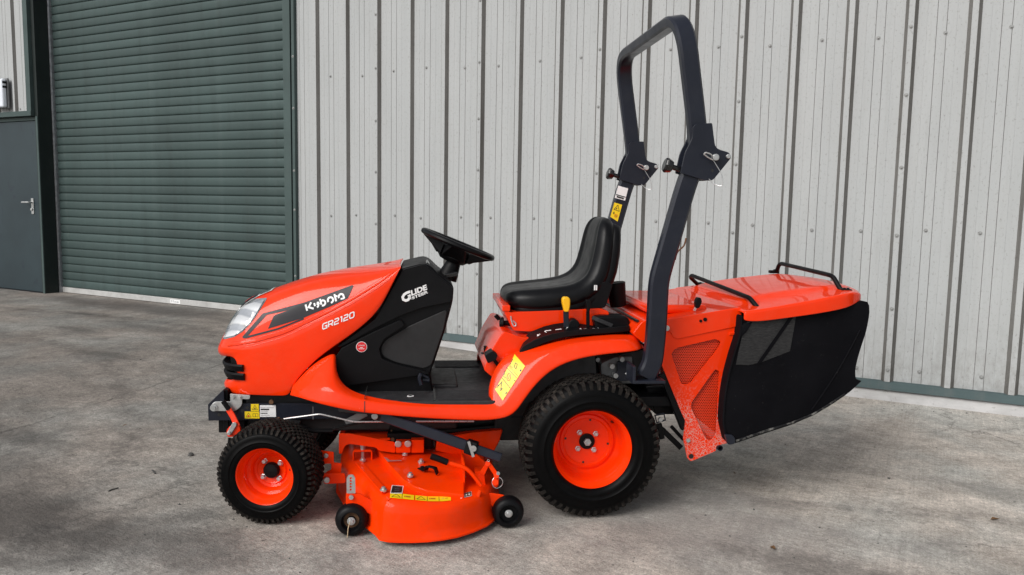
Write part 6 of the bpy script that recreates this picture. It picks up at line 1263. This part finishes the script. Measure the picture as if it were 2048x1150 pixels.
for xa, xb, marks in ((-.757, -.673, ((.5, .03),)), (-.669, -.543, ((.335, .02), (.665, .02)))):
    L_ = xb - xa; rim_strip('warning_sticker', xa, xb, .046, .084, 'yellow', .0022, 24)
    for u, w_ in marks: rim_strip('print', xa + L_ * u - .0008, xa + L_ * u + .0008, .047, .083, 'ink', .0026, 1)
    tri = L_ * (.25 if xa < -.7 else .16)
    rim_strip('print', xa + tri - L_ * .16, xa + tri - L_ * .145, .053, .055, 'ink', .0026, 1)
    rim_strip('print', xa + tri - .016, xa + tri - .0135, .054, .078, 'ink', .0026, 1, .014); rim_strip('print', xa + tri + .016, xa + tri + .0135, .054, .078, 'ink', .0026, 1, -.0145); rim_strip('print', xa + tri - .016, xa + tri + .016, .053, .0555, 'ink', .0026, 2)
    cx = xa + L_ * (.72 if xa < -.7 else .48)
    for d_ in (.060, .068): rim_strip('print', cx - .010, cx + .012, d_, d_ + .0022, 'red_print', .0026, 2)
    rim_strip('print', cx - .011, cx - .0085, .060, .070, 'red_print', .0026, 1); rim_strip('print', cx - .006, cx + .010, .064, .0662, 'ink', .0027, 2)
    if xa > -.7:
        rim_strip('print', xa + L_ * .74, xa + L_ * .82, .066, .068, 'grey_ink', .0026, 2); rim_strip('print', xa + L_ * .84, xa + L_ * .92, .064, .067, 'ink', .0026, 2)
def in_quad(qd, u, v):
    a, b_, c, d = [Vector(p) for p in qd]; return a.lerp(b_, u).lerp(d.lerp(c, u), v)
def quad_strip(qd, u0, v0, u1, v1, w, name='print', mat='ink'):
    a, b_ = in_quad(qd, u0, v0), in_quad(qd, u1, v1); t = (b_ - a).normalized(); s2 = Vector((-t.y, t.x, 0)) * w
    deck_patch(name, (a + s2, b_ + s2, b_ - s2, a - s2), mat, .0026, n=3)
B_ = ((-0.7540, -0.5099, 0.1640), (-0.7121, -0.5127, 0.1640), (-0.7153, -0.5912, 0.1620), (-0.7578, -0.5883, 0.1620))
deck_patch('data_label', B_, 'white', .0015); deck_patch('data_label', tuple(in_quad(B_, u, v) for u, v in ((.06, .07), (.94, .07), (.94, .93), (.06, .93))), 'ink', .0024)
quad_strip(B_, .3, .45, .7, .45, .0008, mat='grey_ink'); quad_strip(B_, .3, .66, .7, .66, .0008, mat='grey_ink'); quad_strip(B_, .2, .2, .8, .2, .0006, mat='grey_ink')
rim_strip('data_label', -.508, -.466, .048, .082, 'white', .0022, 4); rim_strip('data_label', -.492, -.4675, .050, .080, 'rust', .0032, 3)
for xa in (-.489, -.478): rim_strip('print', xa, xa + .006, .054, .062, 'white', .0042, 1); rim_strip('print', xa, xa + .006, .070, .075, 'grey_ink', .0042, 1)

# ------------------------------------------------------------------ small litter on the yard
def ground_z(x): return gz(x)
def litter(name, pos, mat, label, cat, build):
    g = G(); build(g); o = g.obj(name, mat, None, smooth=60); o.location = (pos[0], pos[1], ground_z(pos[0])); o.rotation_euler.z = random.uniform(0, 6); tag(o, label, cat); return o
def lump(r, f=.6):
    def b_(g):
        n_ = 7; g.v = []; rs_ = []
        prof_ = [(0.0001, f * r), (r * .6, f * r * .85), (r, f * r * .3), (r * .9, 0.0)]
        g.lathe(prof_, n=n_, axis='z'); g.v = [(x * random.uniform(.75, 1.2), y * random.uniform(.75, 1.2), z * random.uniform(.8, 1.15)) for x, y, z in g.v]
    return b_
def twig(L_, r=.0035):
    def b_(g): g.tube([(-L_ / 2, 0, r), (-L_ * .1, L_ * .06, r * 1.4), (L_ * .25, -.02 * L_, r * 1.2), (L_ / 2, L_ * .05, r)], r, 6)
    return b_
def leafy(L_):
    def b_(g):
        g.grid([[(-L_ / 2, 0, .002), (-L_ / 2, 0, .002), (-L_ / 2, 0, .002)], [(-L_ * .2, -L_ * .22, .010), (-L_ * .2, 0, .003), (-L_ * .2, L_ * .22, .012)], [(L_ * .15, -L_ * .2, .012), (L_ * .15, 0, .005), (L_ * .15, L_ * .2, .009)], [(L_ / 2, 0, .010), (L_ / 2, 0, .010), (L_ / 2, 0, .010)]])
    return b_
litter('stone', (-3.0024, -2.9998), 'stone', 'dark grey pointed stone on the concrete left of the front wheel', 'stone', lump(.016, .9))
litter('twig', (-2.9483, -3.2419), 'stone', 'short dark twig lying left of the stone on bare concrete', 'twig', twig(.05))
litter('twig', (-2.9076, -3.4656), 'stone', 'thin upright looking twig nearest the damp patch at lower left', 'twig', twig(.045, .0025))
litter('leaf', (-3.6525, -2.8517), 'leaf', 'flat dark dead leaf on the concrete below the slab joint', 'leaf', leafy(.06))
litter('wood_chip', (-8.0887, 0.4541), 'pale', 'pale beige wood chip in front of the shutter bottom bar', 'wood chip', lump(.035, .25))
litter('leaf', (0.0471, 0.0337), 'leaf', 'brown clump of dead leaf against the white plinth right of the collector', 'leaf', leafy(.07))
litter('stone', (0.3212, 0.0331), 'stone', 'small dark stone touching the white plinth at far right', 'stone', lump(.018, .7))
litter('stone', (-0.1181, -1.6447), 'stone', 'tiny dark pebble alone on the concrete right of the collector', 'pebble', lump(.008, .6))
litter('leaf', (0.2719, -1.9657), 'leaf', 'narrow dark leaf on the concrete at the right edge', 'leaf', leafy(.035))
litter('leaf', (-0.4386, -2.6812), 'leaf', 'small dark leaf on the concrete below the rear wheel', 'leaf', leafy(.04))
litter('leaf', (-0.7309, -1.9489), 'leaf', 'small curled dark leaf on the concrete under the collector frame', 'leaf', leafy(.03))
litter('stone', (0.2617, 0.0662), 'stone', 'light grey stone beside the dark stone at the plinth', 'stone', lump(.022, .5))
random.seed(3); g = G()
for i in range(900):
    x = random.uniform(-6.5, 1.2); y = random.uniform(-4.3, -.08) if i % 3 else random.uniform(-.28, -.07)
    r = random.uniform(.0015, .0045) if random.random() < .93 else random.uniform(.005, .008); z = ground_z(x); a = random.uniform(0, 6.28)
    p = [(x + r * math.cos(a + q * 1.5708) * random.uniform(.6, 1.3), y + r * math.sin(a + q * 1.5708) * random.uniform(.6, 1.3), z + .0004) for q in range(4)]
    g.add(p + [(x, y, z + r * .8)], [(0, 1, 4), (1, 2, 4), (2, 3, 4), (3, 0, 4)])
o = g.obj('grit', 'stone', None, fixn=False); o['kind'] = 'stuff'
